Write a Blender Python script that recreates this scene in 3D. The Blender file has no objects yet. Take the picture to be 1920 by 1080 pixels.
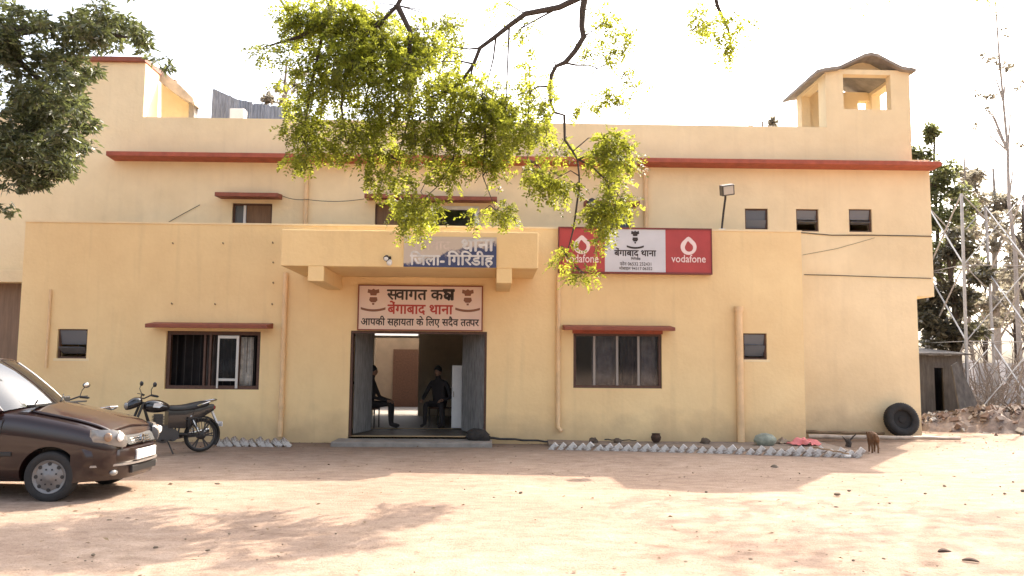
import bpy, bmesh, math, random
import numpy as np
from mathutils import Vector, Matrix
from math import radians as R, sin, cos, pi

# ------------------------------------------------------------------ camera
S = bpy.context.scene
YAW, PITCH, ROLL, F_PX = R(1.5), R(5.3), R(0.5), 1520.0
CAM = Vector((0, -16, 1.56))
fwd = Vector((sin(YAW)*cos(PITCH), cos(YAW)*cos(PITCH), sin(PITCH)))
r0 = Vector((cos(YAW), -sin(YAW), 0))
u0 = r0.cross(fwd)
RIGHT = r0*cos(ROLL) + u0*sin(ROLL)
UP = u0*cos(ROLL) - r0*sin(ROLL)
cd = bpy.data.cameras.new("camera")
cam = bpy.data.objects.new("camera", cd)
S.collection.objects.link(cam)
m3 = Matrix((RIGHT, UP, -fwd)).transposed().to_4x4()
m3.translation = CAM
cam.matrix_world = m3
cd.sensor_width = 36; cd.lens = 36*F_PX/1920
cd.clip_start = 0.05; cd.clip_end = 2000
S.camera = cam

# ------------------------------------------------------------------ light
SUN_EL, SUN_AZ = R(42), R(37.6)          # behind the building, to the right
sun_dir = Vector((sin(SUN_AZ)*cos(SUN_EL), cos(SUN_AZ)*cos(SUN_EL), sin(SUN_EL)))
w = bpy.data.worlds.new("World"); S.world = w; w.use_nodes = True
nt = w.node_tree; nt.nodes.clear()
out = nt.nodes.new("ShaderNodeOutputWorld"); bg = nt.nodes.new("ShaderNodeBackground")
sky = nt.nodes.new("ShaderNodeTexSky"); sky.sky_type = 'NISHITA'; sky.sun_disc = False
sky.sun_elevation = SUN_EL; sky.sun_rotation = SUN_AZ
sky.air_density = 1.0; sky.dust_density = 6.0; sky.ozone_density = 0.6
hs = nt.nodes.new("ShaderNodeHueSaturation"); hs.inputs['Saturation'].default_value = 0.6
nt.links.new(sky.outputs[0], hs.inputs['Color'])
nt.links.new(hs.outputs[0], bg.inputs['Color'])
bg.inputs['Strength'].default_value = 0.15
nt.links.new(bg.outputs[0], out.inputs['Surface'])
sd = bpy.data.lights.new("sun", 'SUN'); sd.energy = 2.8; sd.angle = R(0.5); sd.color = (1, .89, .74)
sun = bpy.data.objects.new("sun", sd); S.collection.objects.link(sun)
sun.rotation_euler = sun_dir.to_track_quat('Z', 'Y').to_euler()
S.view_settings.view_transform = 'Standard'; S.view_settings.look = 'None'
S.view_settings.exposure = 1.88; S.view_settings.gamma = 1.0
S.cycles.max_bounces = 8; S.cycles.transparent_max_bounces = 12
S.cycles.use_denoising = True
S.cycles.sample_clamp_indirect = 6

# ------------------------------------------------------------------ helpers
def ray(px, py):
    return (fwd*F_PX + RIGHT*(px-960) - UP*(py-540)).normalized()
def P(px, py, Y=0.0):
    d = ray(px, py); return CAM + d*((Y-CAM.y)/d.y)
def G(px, py, z=0.0):
    d = ray(px, py); return CAM + d*((z-CAM.z)/d.z)
def D(px, py, dep):
    d = ray(px, py); return CAM + d*(dep/d.dot(fwd))
def X(px, py=600, Y=0.0): return P(px, py, Y).x
def Z(py, px=960, Y=0.0): return P(px, py, Y).z

COL = S.collection
rng = random.Random(7)

class MB:
    """collects shapes, build() links them as one mesh object"""
    def __init__(s): s.v = []; s.f = []; s.m = []; s.cur = 0
    def add(s, vs, fs):
        o = len(s.v); s.v += [Vector(v) for v in vs]
        for f in fs: s.f.append([o+i for i in f]); s.m.append(s.cur)
        return s
    def box(s, x0, x1, y0, y1, z0, z1):
        if x0 > x1: x0, x1 = x1, x0
        if y0 > y1: y0, y1 = y1, y0
        if z0 > z1: z0, z1 = z1, z0
        return s.hexa([(x0,y0,z0),(x1,y0,z0),(x1,y1,z0),(x0,y1,z0),(x0,y0,z1),(x1,y0,z1),(x1,y1,z1),(x0,y1,z1)])
    def hexa(s, v):
        return s.add(v, [(0,3,2,1),(4,5,6,7),(0,1,5,4),(1,2,6,5),(2,3,7,6),(3,0,4,7)])
    def obox(s, c, ax, ay, az):
        c = Vector(c); ax, ay, az = Vector(ax), Vector(ay), Vector(az)
        return s.hexa([c-ax-ay-az, c+ax-ay-az, c+ax+ay-az, c-ax+ay-az, c-ax-ay+az, c+ax-ay+az, c+ax+ay+az, c-ax+ay+az])
    def beam(s, a, b, w, h=None, up=(0,0,1)):
        a, b = Vector(a), Vector(b); h = h or w
        d = b-a; L = d.length; d = d/L; u = Vector(up)
        if abs(d.dot(u)) > .95: u = Vector((1,0,0))
        r = d.cross(u).normalized(); u = r.cross(d)
        return s.obox((a+b)/2, d*L/2, r*w/2, u*h/2)
    def tube(s, pts, rad, n=8, cap=True):
        pts = [Vector(p) for p in pts]; N = len(pts)
        if not hasattr(rad, '__len__'): rad = [rad]*N
        rings = []; prev = None
        for i, p in enumerate(pts):
            t = (pts[min(i+1, N-1)] - pts[max(i-1, 0)]).normalized()
            if prev is None:
                a = Vector((0,0,1)) if abs(t.z) < .9 else Vector((1,0,0))
                prev = t.cross(a).normalized()
            else:
                prev = (prev - t*prev.dot(t))
                prev = prev.normalized() if prev.length > 1e-6 else t.orthogonal().normalized()
            q = t.cross(prev)
            rings.append([p + (prev*cos(2*pi*k/n) + q*sin(2*pi*k/n))*rad[i] for k in range(n)])
        vs = [v for r in rings for v in r]; fs = []
        for i in range(N-1):
            for k in range(n):
                fs.append((i*n+k, i*n+(k+1) % n, (i+1)*n+(k+1) % n, (i+1)*n+k))
        if cap:
            fs.append(tuple(range(n))[::-1]); fs.append(tuple((N-1)*n+k for k in range(n)))
        return s.add(vs, fs)
    def lathe(s, prof, c, axis=(0,1,0), n=32, closed=False):
        """prof: (radius, along axis)"""
        ax = Vector(axis).normalized(); u = ax.orthogonal().normalized(); q = ax.cross(u); c = Vector(c)
        vs = [c + ax*h + (u*cos(2*pi*k/n) + q*sin(2*pi*k/n))*r for r, h in prof for k in range(n)]
        m = len(prof); fs = []
        for i in range(m if closed else m-1):
            j = (i+1) % m
            for k in range(n):
                fs.append((i*n+k, i*n+(k+1) % n, j*n+(k+1) % n, j*n+k))
        if not closed:
            fs.append(tuple(range(n))[::-1]); fs.append(tuple((m-1)*n+k for k in range(n)))
        return s.add(vs, fs)
    def ell(s, c, r, n=12, m=8, jit=0, rg=None):
        c = Vector(c); vs = []; fs = []
        for i in range(1, m):
            th = pi*i/m
            for k in range(n):
                ph = 2*pi*k/n; j = 1 + (rg.uniform(-jit, jit) if jit else 0)
                vs.append(c + Vector((r[0]*sin(th)*cos(ph)*j, r[1]*sin(th)*sin(ph)*j, r[2]*cos(th)*j)))
        vs += [c+Vector((0,0,r[2])), c-Vector((0,0,r[2]))]; T = len(vs)-2; B = T+1
        for i in range(m-2):
            for k in range(n):
                fs.append((i*n+k, (i+1)*n+k, (i+1)*n+(k+1) % n, i*n+(k+1) % n))
        for k in range(n):
            fs.append((T, k, (k+1) % n)); fs.append((B, (m-2)*n+(k+1) % n, (m-2)*n+k))
        return s.add(vs, fs)
    def prism(s, poly, ext):
        """poly: 3d points of one face; ext: extrusion vector"""
        n = len(poly); e = Vector(ext); vs = [Vector(p) for p in poly] + [Vector(p)+e for p in poly]
        fs = [tuple(range(n)), tuple(range(n, 2*n))[::-1]]
        for k in range(n): fs.append((k, n+k, n+(k+1) % n, (k+1) % n))
        return s.add(vs, fs)
    def loft(s, rings, cap=True, closed=True):
        n = len(rings[0]); vs = [v for r in rings for v in r]; fs = []
        for i in range(len(rings)-1):
            for k in range(n if closed else n-1):
                fs.append((i*n+k, i*n+(k+1) % n, (i+1)*n+(k+1) % n, (i+1)*n+k))
        if cap:
            fs.append(tuple(range(n))[::-1]); fs.append(tuple((len(rings)-1)*n+k for k in range(n)))
        return s.add(vs, fs)
    def build(s, name, mats, parent=None, smooth=False, bevel=0, sub=0, local=False, angle=40):
        me = bpy.data.meshes.new(name)
        off = Vector((0,0,0))
        if parent is not None and not local:
            q = parent
            while q is not None: off += q.location; q = q.parent
        me.from_pydata([tuple(v-off) for v in s.v], [], s.f)
        if not isinstance(mats, (list, tuple)): mats = [mats]
        for m in mats: me.materials.append(m)
        me.polygons.foreach_set('material_index', s.m)
        bm = bmesh.new(); bm.from_mesh(me)
        bmesh.ops.recalc_face_normals(bm, faces=bm.faces)
        bm.to_mesh(me); bm.free()
        if smooth:
            me.polygons.foreach_set('use_smooth', [True]*len(me.polygons))
            me.set_sharp_from_angle(angle=R(angle))
        o = bpy.data.objects.new(name, me); COL.objects.link(o)
        if parent is not None: o.parent = parent
        if bevel:
            b = o.modifiers.new('bevel', 'BEVEL'); b.width = bevel; b.segments = 2; b.limit_method = 'ANGLE'; b.angle_limit = R(35)
        if sub:
            b = o.modifiers.new('sub', 'SUBSURF'); b.levels = sub; b.render_levels = sub
        return o

def tag(o, label=None, cat=None, group=None, kind=None):
    if label: o['label'] = label
    if cat: o['category'] = cat
    if group: o['group'] = group
    if kind: o['kind'] = kind
    return o
def thing(name, label, cat, loc=(0,0,0), rz=0, group=None):
    o = bpy.data.objects.new(name, None); COL.objects.link(o)
    o.empty_display_size = .2
    o.location = loc; o.rotation_euler = (0,0,rz)
    return tag(o, label, cat, group)
def copy_tree(o, parent=None):
    c = o.copy(); COL.objects.link(c)
    if parent is not None: c.parent = parent
    for ch in list(o.children):
        copy_tree(ch, c)
    return c

# ------------------------------------------------------------------ materials
def mat(name, col, rough=.8, metal=0, var=.0, scale=6, bump=0, bscale=40, col2=None, spec=.5, coat=0, detail=5, stretch=None, tfac=None):
    m = bpy.data.materials.new(name); m.use_nodes = True
    t = m.node_tree; b = t.nodes['Principled BSDF']
    b.inputs['Base Color'].default_value = (*col, 1); b.inputs['Roughness'].default_value = rough
    b.inputs['Metallic'].default_value = metal; b.inputs['Specular IOR Level'].default_value = spec
    b.inputs['Coat Weight'].default_value = coat
    tc = t.nodes.new('ShaderNodeTexCoord'); src = tc.outputs['Object']
    if stretch:
        mp = t.nodes.new('ShaderNodeMapping'); mp.inputs['Scale'].default_value = stretch
        t.links.new(src, mp.inputs[0]); src = mp.outputs[0]
    if var or col2:
        n = t.nodes.new('ShaderNodeTexNoise'); n.inputs['Scale'].default_value = scale; n.inputs['Detail'].default_value = detail
        n.inputs['Roughness'].default_value = .62
        t.links.new(src, n.inputs['Vector'])
        r = t.nodes.new('ShaderNodeValToRGB'); r.color_ramp.elements[0].position = .3; r.color_ramp.elements[1].position = .7
        if tfac: r.color_ramp.elements[0].position, r.color_ramp.elements[1].position = tfac
        c2 = col2 or tuple(c*(1+var) for c in col); c1 = col if col2 else tuple(c*(1-var) for c in col)
        r.color_ramp.elements[0].color = (*c1, 1); r.color_ramp.elements[1].color = (*c2, 1)
        t.links.new(n.outputs['Fac'], r.inputs[0]); t.links.new(r.outputs[0], b.inputs['Base Color'])
    if bump:
        n2 = t.nodes.new('ShaderNodeTexNoise'); n2.inputs['Scale'].default_value = bscale; n2.inputs['Detail'].default_value = 6
        t.links.new(src, n2.inputs['Vector'])
        bp = t.nodes.new('ShaderNodeBump'); bp.inputs['Strength'].default_value = bump; bp.inputs['Distance'].default_value = .02
        t.links.new(n2.outputs['Fac'], bp.inputs['Height']); t.links.new(bp.outputs[0], b.inputs['Normal'])
    return m

def plaster(name, col, stain=(.30,.22,.14), base_dirt=True, amount=.5):
    """painted plaster: broad mottling, drip streaks, splashed dirt in the lowest half metre"""
    m = bpy.data.materials.new(name); m.use_nodes = True
    t = m.node_tree; L = t.links; b = t.nodes['Principled BSDF']; N = t.nodes.new
    b.inputs['Roughness'].default_value = .9; b.inputs['Specular IOR Level'].default_value = .2
    tc = N('ShaderNodeTexCoord'); geo = N('ShaderNodeNewGeometry')
    n1 = N('ShaderNodeTexNoise'); n1.inputs['Scale'].default_value = .55; n1.inputs['Detail'].default_value = 7; n1.inputs['Roughness'].default_value = .65
    L.new(geo.outputs['Position'], n1.inputs['Vector'])
    r1 = N('ShaderNodeValToRGB'); e = r1.color_ramp.elements; e[0].position = .3; e[1].position = .72
    e[0].color = (*[c*k for c, k in zip(col, (.86, .84, .80))], 1); e[1].color = (*[min(.9, c*1.06) for c in col], 1)
    L.new(n1.outputs['Fac'], r1.inputs[0])
    mp = N('ShaderNodeMapping'); mp.inputs['Scale'].default_value = (3.2, 3.2, .22); L.new(geo.outputs['Position'], mp.inputs[0])
    n2 = N('ShaderNodeTexNoise'); n2.inputs['Scale'].default_value = 1.6; n2.inputs['Detail'].default_value = 5; L.new(mp.outputs[0], n2.inputs['Vector'])
    r2 = N('ShaderNodeMapRange'); r2.inputs['From Min'].default_value = .56; r2.inputs['From Max'].default_value = .78
    r2.inputs['To Max'].default_value = .22*amount*2; L.new(n2.outputs['Fac'], r2.inputs['Value'])
    mx = N('ShaderNodeMixRGB'); mx.inputs[2].default_value = (*stain, 1)
    L.new(r2.outputs[0], mx.inputs[0]); L.new(r1.outputs[0], mx.inputs[1])
    src = mx.outputs[0]
    if base_dirt:
        sx = N('ShaderNodeSeparateXYZ'); L.new(geo.outputs['Position'], sx.inputs[0])
        n3 = N('ShaderNodeTexNoise'); n3.inputs['Scale'].default_value = 2.5; n3.inputs['Detail'].default_value = 6; L.new(geo.outputs['Position'], n3.inputs['Vector'])
        ad = N('ShaderNodeMath'); ad.operation = 'MULTIPLY_ADD'; ad.inputs[1].default_value = -.9; L.new(n3.outputs['Fac'], ad.inputs[0]); L.new(sx.outputs['Z'], ad.inputs[2])
        r3 = N('ShaderNodeMapRange'); r3.inputs['From Min'].default_value = -.45; r3.inputs['From Max'].default_value = .25
        r3.inputs['To Min'].default_value = .55; r3.inputs['To Max'].default_value = 0; L.new(ad.outputs[0], r3.inputs['Value'])
        m2 = N('ShaderNodeMixRGB'); m2.inputs[2].default_value = (.36, .25, .16, 1)
        L.new(r3.outputs[0], m2.inputs[0]); L.new(src, m2.inputs[1]); src = m2.outputs[0]
    n5 = N('ShaderNodeTexNoise'); n5.inputs['Scale'].default_value = 14; n5.inputs['Detail'].default_value = 8
    L.new(geo.outputs['Position'], n5.inputs['Vector'])
    bp = N('ShaderNodeBump'); bp.inputs['Strength'].default_value = .28; bp.inputs['Distance'].default_value = .02
    L.new(n5.outputs['Fac'], bp.inputs['Height']); L.new(bp.outputs[0], b.inputs['Normal'])
    L.new(src, b.inputs['Base Color'])
    return m

def leafmat(name, cols, trans, rough=.5, tw=.45):
    m = bpy.data.materials.new(name); m.use_nodes = True
    t = m.node_tree; L = t.links; N = t.nodes.new; t.nodes.clear()
    o = N('ShaderNodeOutputMaterial'); p = N('ShaderNodeBsdfPrincipled'); tr = N('ShaderNodeBsdfTranslucent'); mx = N('ShaderNodeMixShader')
    geo = N('ShaderNodeNewGeometry'); r = N('ShaderNodeValToRGB')
    e = r.color_ramp.elements; e[0].color = (*cols[0], 1); e[1].color = (*cols[-1], 1)
    for i, c in enumerate(cols[1:-1]):
        q = e.new((i+1)/(len(cols)-1)); q.color = (*c, 1)
    L.new(geo.outputs['Random Per Island'], r.inputs[0]); L.new(r.outputs[0], p.inputs['Base Color'])
    p.inputs['Roughness'].default_value = rough; p.inputs['Specular IOR Level'].default_value = .35
    tm = N('ShaderNodeMixRGB'); tm.blend_type = 'MULTIPLY'; tm.inputs[0].default_value = 0.0
    hv = N('ShaderNodeHueSaturation'); hv.inputs['Color'].default_value = (*trans, 1)
    mr = N('ShaderNodeMapRange'); mr.inputs['To Min'].default_value = .55; mr.inputs['To Max'].default_value = 1.25
    L.new(geo.outputs['Random Per Island'], mr.inputs['Value']); L.new(mr.outputs[0], hv.inputs['Value'])
    L.new(hv.outputs[0], tr.inputs['Color'])
    mx.inputs[0].default_value = tw
    L.new(p.outputs[0], mx.inputs[1]); L.new(tr.outputs[0], mx.inputs[2]); L.new(mx.outputs[0], o.inputs['Surface'])
    return m

def glassmat(name, tint=(.9,.95,1), opac=.12, body=(.03,.035,.04), rough=.03, ior=1.45):
    m = bpy.data.materials.new(name); m.use_nodes = True
    t = m.node_tree; L = t.links; N = t.nodes.new; t.nodes.clear()
    o = N('ShaderNodeOutputMaterial'); tr = N('ShaderNodeBsdfTransparent'); tr.inputs[0].default_value = (*tint, 1)
    p = N('ShaderNodeBsdfDiffuse'); p.inputs[0].default_value = (*body, 1)
    g = N('ShaderNodeBsdfGlossy'); g.inputs['Roughness'].default_value = rough
    m1 = N('ShaderNodeMixShader'); m1.inputs[0].default_value = opac; m2 = N('ShaderNodeMixShader')
    fr = N('ShaderNodeFresnel'); fr.inputs[0].default_value = ior
    L.new(tr.outputs[0], m1.inputs[1]); L.new(p.outputs[0], m1.inputs[2])
    L.new(fr.outputs[0], m2.inputs[0]); L.new(m1.outputs[0], m2.inputs[1]); L.new(g.outputs[0], m2.inputs[2])
    L.new(m2.outputs[0], o.inputs['Surface'])
    return m

M = {}
M['wall'] = plaster('ochre_plaster', (.89, .645, .35), amount=.3)
M['upper'] = plaster('cream_plaster', (.86, .69, .44), amount=.2)
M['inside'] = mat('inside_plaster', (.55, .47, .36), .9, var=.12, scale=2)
M['red'] = mat('red_oxide_paint', (.36, .085, .046), .7, var=.22, scale=5, bump=.15)
M['brownred'] = mat('brown_red_paint', (.24, .068, .038), .7, var=.2, scale=5)
M['pipe'] = mat('painted_pipe', (.74, .50, .27), .6, var=.12, scale=4)
M['frame'] = mat('brown_wood_frame', (.085, .038, .022), .55, var=.3, scale=20)
M['alu'] = mat('aluminium_frame', (.55, .53, .50), .4, metal=.6)
M['steel'] = mat('weathered_steel_sheet', (.17, .165, .16), .6, metal=.1, var=.4, scale=5, stretch=(6, 6, .7), bump=.1)
M['concrete'] = mat('grey_concrete', (.27, .24, .21), .92, var=.25, scale=4, bump=.4)
M['dark'] = mat('dark_interior', (.05, .042, .038), .9, var=.2)
M['louvre'] = glassmat('louvre_glass', (.75, .8, .85), .6, (.24, .25, .27), .12)
M['glass'] = glassmat('window_glass', (.85, .86, .88), .12, (.05, .05, .055), .06)
M['curtain'] = mat('grey_curtain', (.36, .31, .28), .9, var=.25, scale=6)
M['curtain_dark'] = mat('dark_curtain', (.14, .11, .10), .9, var=.3, scale=6)
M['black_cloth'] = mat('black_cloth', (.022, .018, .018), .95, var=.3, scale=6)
M['curtain_pale'] = mat('pale_curtain', (.42, .39, .35), .9, var=.3, scale=9)
M['black'] = mat('black_plastic', (.015, .014, .014), .5)
M['rubber'] = mat('tyre_rubber', (.022, .020, .019), .85, var=.3, scale=12, bump=.2)
M['chrome'] = mat('chrome', (.65, .64, .62), .18, metal=1)
M['iron'] = mat('dark_iron', (.05, .045, .042), .55, metal=.4, var=.25)
M['white'] = mat('white_paint', (.72, .70, .68), .55, var=.06)
M['wire'] = mat('cable_sheath', (.06, .05, .04), .7)
M['galv'] = mat('galvanised_steel', (.38, .375, .37), .5, metal=.35, var=.15, scale=3)
M['bamboo'] = mat('weathered_bamboo', (.24, .16, .09), .75, var=.35, scale=4, stretch=(1, 1, 1))
M['bark'] = mat('dark_bark', (.055, .042, .034), .95, var=.35, scale=9, bump=.6)
M['bark_pale'] = mat('pale_bark', (.25, .21, .175), .95, var=.3, scale=6, bump=.5)
# ------------------------------------------------------------------ ground
def ground():
    xs = np.concatenate([[-300,-120,-60,-35,-22], np.linspace(-16,18,137), [22,30,45,70,120,300]])
    ys = np.concatenate([[-120,-50,-25,-19], np.linspace(-16,8,97), [11,16,24,40,70,140,400]])
    rg = np.random.RandomState(3)
    k = [(rg.uniform(.2,1.6), rg.uniform(.2,1.6), rg.uniform(0,6.28), rg.uniform(0,6.28)) for _ in range(9)]
    def h(x, y):
        z = sum(sin(a*x+p)*sin(b*y+q)/(a+b) for a, b, p, q in k)*.018
        near = max(0.0, min(1.0, (-.6-y)/2.0)) if x < 9.6 else max(0.0, min(1.0, max((x-9.6)/2, (-.6-y)/2)))
        return z*near - .004
    vs = [(x, y, h(x, y)) for y in ys for x in xs]; n = len(xs)
    fs = [(j*n+i, j*n+i+1, (j+1)*n+i+1, (j+1)*n+i) for j in range(len(ys)-1) for i in range(n-1)]
    m = bpy.data.materials.new('sandy_earth'); m.use_nodes = True
    t = m.node_tree; L = t.links; N = t.nodes.new; b = t.nodes['Principled BSDF']
    b.inputs['Roughness'].default_value = .95; b.inputs['Specular IOR Level'].default_value = .1
    g = N('ShaderNodeNewGeometry')
    def noise(sc, det, ro=.6, st=None):
        q = N('ShaderNodeTexNoise'); q.inputs['Scale'].default_value = sc; q.inputs['Detail'].default_value = det; q.inputs['Roughness'].default_value = ro
        if st:
            mp = N('ShaderNodeMapping'); mp.inputs['Scale'].default_value = st; L.new(g.outputs['Position'], mp.inputs[0]); L.new(mp.outputs[0], q.inputs['Vector'])
        else: L.new(g.outputs['Position'], q.inputs['Vector'])
        return q
    n1 = noise(.35, 6); r1 = N('ShaderNodeValToRGB'); e = r1.color_ramp.elements
    e[0].position = .32; e[1].position = .7; e[0].color = (.34, .243, .185, 1); e[1].color = (.47, .355, .272, 1)
    L.new(n1.outputs['Fac'], r1.inputs[0])
    n2 = noise(3.2, 8, .7, (1, 1.7, 1)); r2 = N('ShaderNodeValToRGB'); e = r2.color_ramp.elements
    e[0].position = .3; e[1].position = .62; e[0].color = (.66, .62, .58, 1); e[1].color = (1, 1, 1, 1)
    L.new(n2.outputs['Fac'], r2.inputs[0])
    mx = N('ShaderNodeMixRGB'); mx.blend_type = 'MULTIPLY'; mx.inputs[0].default_value = .95
    L.new(r1.outputs[0], mx.inputs[1]); L.new(r2.outputs[0], mx.inputs[2])
    n3 = noise(38, 4, .7); r3 = N('ShaderNodeValToRGB'); e = r3.color_ramp.elements
    e[0].position = .28; e[1].position = .5; e[0].color = (.45, .4, .36, 1); e[1].color = (1, 1, 1, 1)
    L.new(n3.outputs['Fac'], r3.inputs[0])
    m2 = N('ShaderNodeMixRGB'); m2.blend_type = 'MULTIPLY'; m2.inputs[0].default_value = .55
    L.new(mx.outputs[0], m2.inputs[1]); L.new(r3.outputs[0], m2.inputs[2])
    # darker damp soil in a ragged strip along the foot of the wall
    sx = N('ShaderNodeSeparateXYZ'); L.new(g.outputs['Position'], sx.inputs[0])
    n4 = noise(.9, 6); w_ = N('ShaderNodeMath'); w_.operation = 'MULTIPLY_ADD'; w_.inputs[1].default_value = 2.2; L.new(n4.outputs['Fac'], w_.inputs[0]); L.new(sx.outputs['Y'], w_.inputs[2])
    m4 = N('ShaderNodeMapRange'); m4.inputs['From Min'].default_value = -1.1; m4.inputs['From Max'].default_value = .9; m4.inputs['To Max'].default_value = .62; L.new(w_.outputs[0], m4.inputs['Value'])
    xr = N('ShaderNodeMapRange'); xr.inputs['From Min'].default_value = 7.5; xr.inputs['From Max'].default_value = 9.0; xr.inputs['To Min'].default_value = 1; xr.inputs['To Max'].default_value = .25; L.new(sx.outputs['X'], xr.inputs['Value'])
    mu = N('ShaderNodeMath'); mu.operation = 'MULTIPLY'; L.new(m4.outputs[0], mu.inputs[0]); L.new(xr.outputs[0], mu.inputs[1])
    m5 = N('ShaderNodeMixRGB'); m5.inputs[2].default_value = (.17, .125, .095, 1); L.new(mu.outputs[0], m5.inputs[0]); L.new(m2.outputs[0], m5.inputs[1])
    L.new(m5.outputs[0], b.inputs['Base Color'])
    bp = N('ShaderNodeBump'); bp.inputs['Strength'].default_value = .5; bp.inputs['Distance'].default_value = .05
    ad = N('ShaderNodeMath'); ad.operation = 'ADD'; L.new(n2.outputs['Fac'], ad.inputs[0]); L.new(n3.outputs['Fac'], ad.inputs[1])
    L.new(ad.outputs[0], bp.inputs['Height']); L.new(bp.outputs[0], b.inputs['Normal'])
    q = MB(); q.add(vs, fs); o = q.build('ground', m, smooth=True); tag(o, kind='structure')
ground()

# ------------------------------------------------------------------ building
YR = 1.9            # plane of the upper storey
YB = 6.5            # back of the main block
T = .22
B = thing('station_building', 'cream two-storey flat-roofed station building with red cornice and open roof turret', 'building', (0, 1, 0))

def wall_open(mb, x0, x1, z0, z1, y0, y1, holes):
    """wall slab with rectangular holes (x0,x1,z0,z1), reveals included, no inner faces"""
    xs = sorted({x0, x1, *[h[0] for h in holes], *[h[1] for h in holes]}); xs = [x for x in xs if x0 <= x <= x1]
    zs = sorted({z0, z1, *[h[2] for h in holes], *[h[3] for h in holes]}); zs = [z for z in zs if z0 <= z <= z1]
    def solid(i, j):
        if i < 0 or j < 0 or i >= len(xs)-1 or j >= len(zs)-1: return False
        cx, cz = (xs[i]+xs[i+1])/2, (zs[j]+zs[j+1])/2
        return not any(h[0] < cx < h[1] and h[2] < cz < h[3] for h in holes)
    for i in range(len(xs)-1):
        for j in range(len(zs)-1):
            if not solid(i, j): continue
            a, b_, c, d = xs[i], xs[i+1], zs[j], zs[j+1]
            mb.add([(a,y0,c),(b_,y0,c),(b_,y0,d),(a,y0,d)], [(0,1,2,3)])
            mb.add([(a,y1,c),(b_,y1,c),(b_,y1,d),(a,y1,d)], [(3,2,1,0)])
            if not solid(i-1, j): mb.add([(a,y0,c),(a,y0,d),(a,y1,d),(a,y1,c)], [(0,1,2,3)])
            if not solid(i+1, j): mb.add([(b_,y0,c),(b_,y0,d),(b_,y1,d),(b_,y1,c)], [(3,2,1,0)])
            if not solid(i, j-1): mb.add([(a,y0,c),(b_,y0,c),(b_,y1,c),(a,y1,c)], [(3,2,1,0)])
            if not solid(i, j+1): mb.add([(a,y0,d),(b_,y0,d),(b_,y1,d),(a,y1,d)], [(0,1,2,3)])

def rect(x0, y0, x1, y1, Y=0.0):
    """pixel rectangle -> (x0,x1,z0,z1) on the wall plane"""
    a = P((x0+x1)/2, y0, Y); b_ = P((x0+x1)/2, y1, Y)
    return (X(x0, (y0+y1)/2, Y), X(x1, (y0+y1)/2, Y), b_.z, a.z)

FX0, FX1 = X(40, 545), X(1505, 560)
FZ = (Z(421, 250) + Z(432, 1400))/2
vent_l = rect(107, 617, 163, 672); win_l = rect(310, 621, 487, 730)
door_r = rect(655, 621, 912, 826); door_r = (door_r[0], door_r[1], .12, door_r[3])
win_r = rect(1075, 625, 1241, 728); vent_r = rect(1394, 625, 1438, 674)
mb = MB(); wall_open(mb, FX0, FX1, -.2, FZ, 0, T, [vent_l, win_l, door_r, win_r, vent_r])
mb.build('front_wall', M['wall'], B)
for x in (FX0, FX1-T):
    mb = MB(); mb.box(x, x+T, T, YR, -.2, FZ); mb.build('end_wall', M['wall'], B)
mb = MB(); mb.box(FX0+T, FX1-T, T, YR, FZ-.75, FZ-.6); mb.build('terrace_slab', M['concrete'], B)
mb = MB(); mb.box(FX0-.012, FX1+.012, -.015, T+.02, FZ, FZ+.035); mb.build('coping', M['upper'], B)

# upper storey: one long wall from ground to parapet
UXL = X(-330, 400, YR); UXR = X(1724, 690, YR); UXB = X(1747, 430, YR)
ZC = Z(556, 1735, YR)
ZPL, ZPR = Z(223, 300, YR), Z(239, 1500, YR)
up_wins = [rect(1397, 391, 1440, 430, YR), rect(1493, 392, 1535, 434, YR), rect(1592, 392, 1635, 435, YR)]
def upw(x0, y0, x1, y1):
    a = rect(x0, y0, x1, y1, YR); return (a[0], a[1], a[3]-1.15, a[3])
w1 = upw(435, 381, 510, 420); w2 = upw(703, 381, 790, 420); w3 = upw(812, 389, 895, 420); w4 = upw(1105, 392, 1183, 430)
hall = (door_r[0]-.25, door_r[1]+.25, .12, 2.9)
side_door = rect(-60, 528, 38, 720, YR); side_door = (side_door[0], side_door[1], .1, side_door[3])
mb = MB(); ZP0 = min(ZPL, ZPR) - .02
holes = up_wins + [w1, w2, w3, w4, hall, side_door]
wall_open(mb, UXL, UXR, -.2, ZC, YR, YR+T, holes)
ZBD = Z(300, 1745, YR); UXP = X(1708, 250, YR)
wall_open(mb, UXL, UXB, ZC, ZBD, YR, YR+T, holes)
wall_open(mb, UXL, UXP, ZBD, ZP0, YR, YR+T, [])
# sloping last courses of the parapet
mb.hexa([(UXL,YR,ZP0),(UXP,YR,ZP0),(UXP,YR+T,ZP0),(UXL,YR+T,ZP0),(UXL,YR,ZPL+.03),(UXP,YR,ZPR+.02),(UXP,YR+T,ZPR+.02),(UXL,YR+T,ZPL+.03)])
mb.build('upper_wall', M['upper'], B)
mb = MB()
mb.box(UXB-T, UXB, YR+T, YB, ZC, ZBD); mb.box(UXP-T, UXP, YR+T, YB, ZBD+.003, ZP0); mb.box(UXR, UXB-T, YR+T, YB, ZC, ZC+.15)
mb.box(UXR-T, UXR, YR+T, YB, -.2, ZC+.0); mb.build('side_wall', M['upper'], B)
mb = MB(); mb.box(UXL, UXL+T, YR+T, YB, -.2, ZP0); mb.build('side_wall', M['upper'], B)
back_hole = (X(703, 690, YB), X(786, 690, YB), .12, Z(634, 745, YB))
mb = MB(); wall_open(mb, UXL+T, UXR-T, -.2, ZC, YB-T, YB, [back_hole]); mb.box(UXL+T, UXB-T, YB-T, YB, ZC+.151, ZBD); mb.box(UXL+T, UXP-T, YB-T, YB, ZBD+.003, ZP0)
mb.build('back_wall', M['inside'], B)
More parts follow.
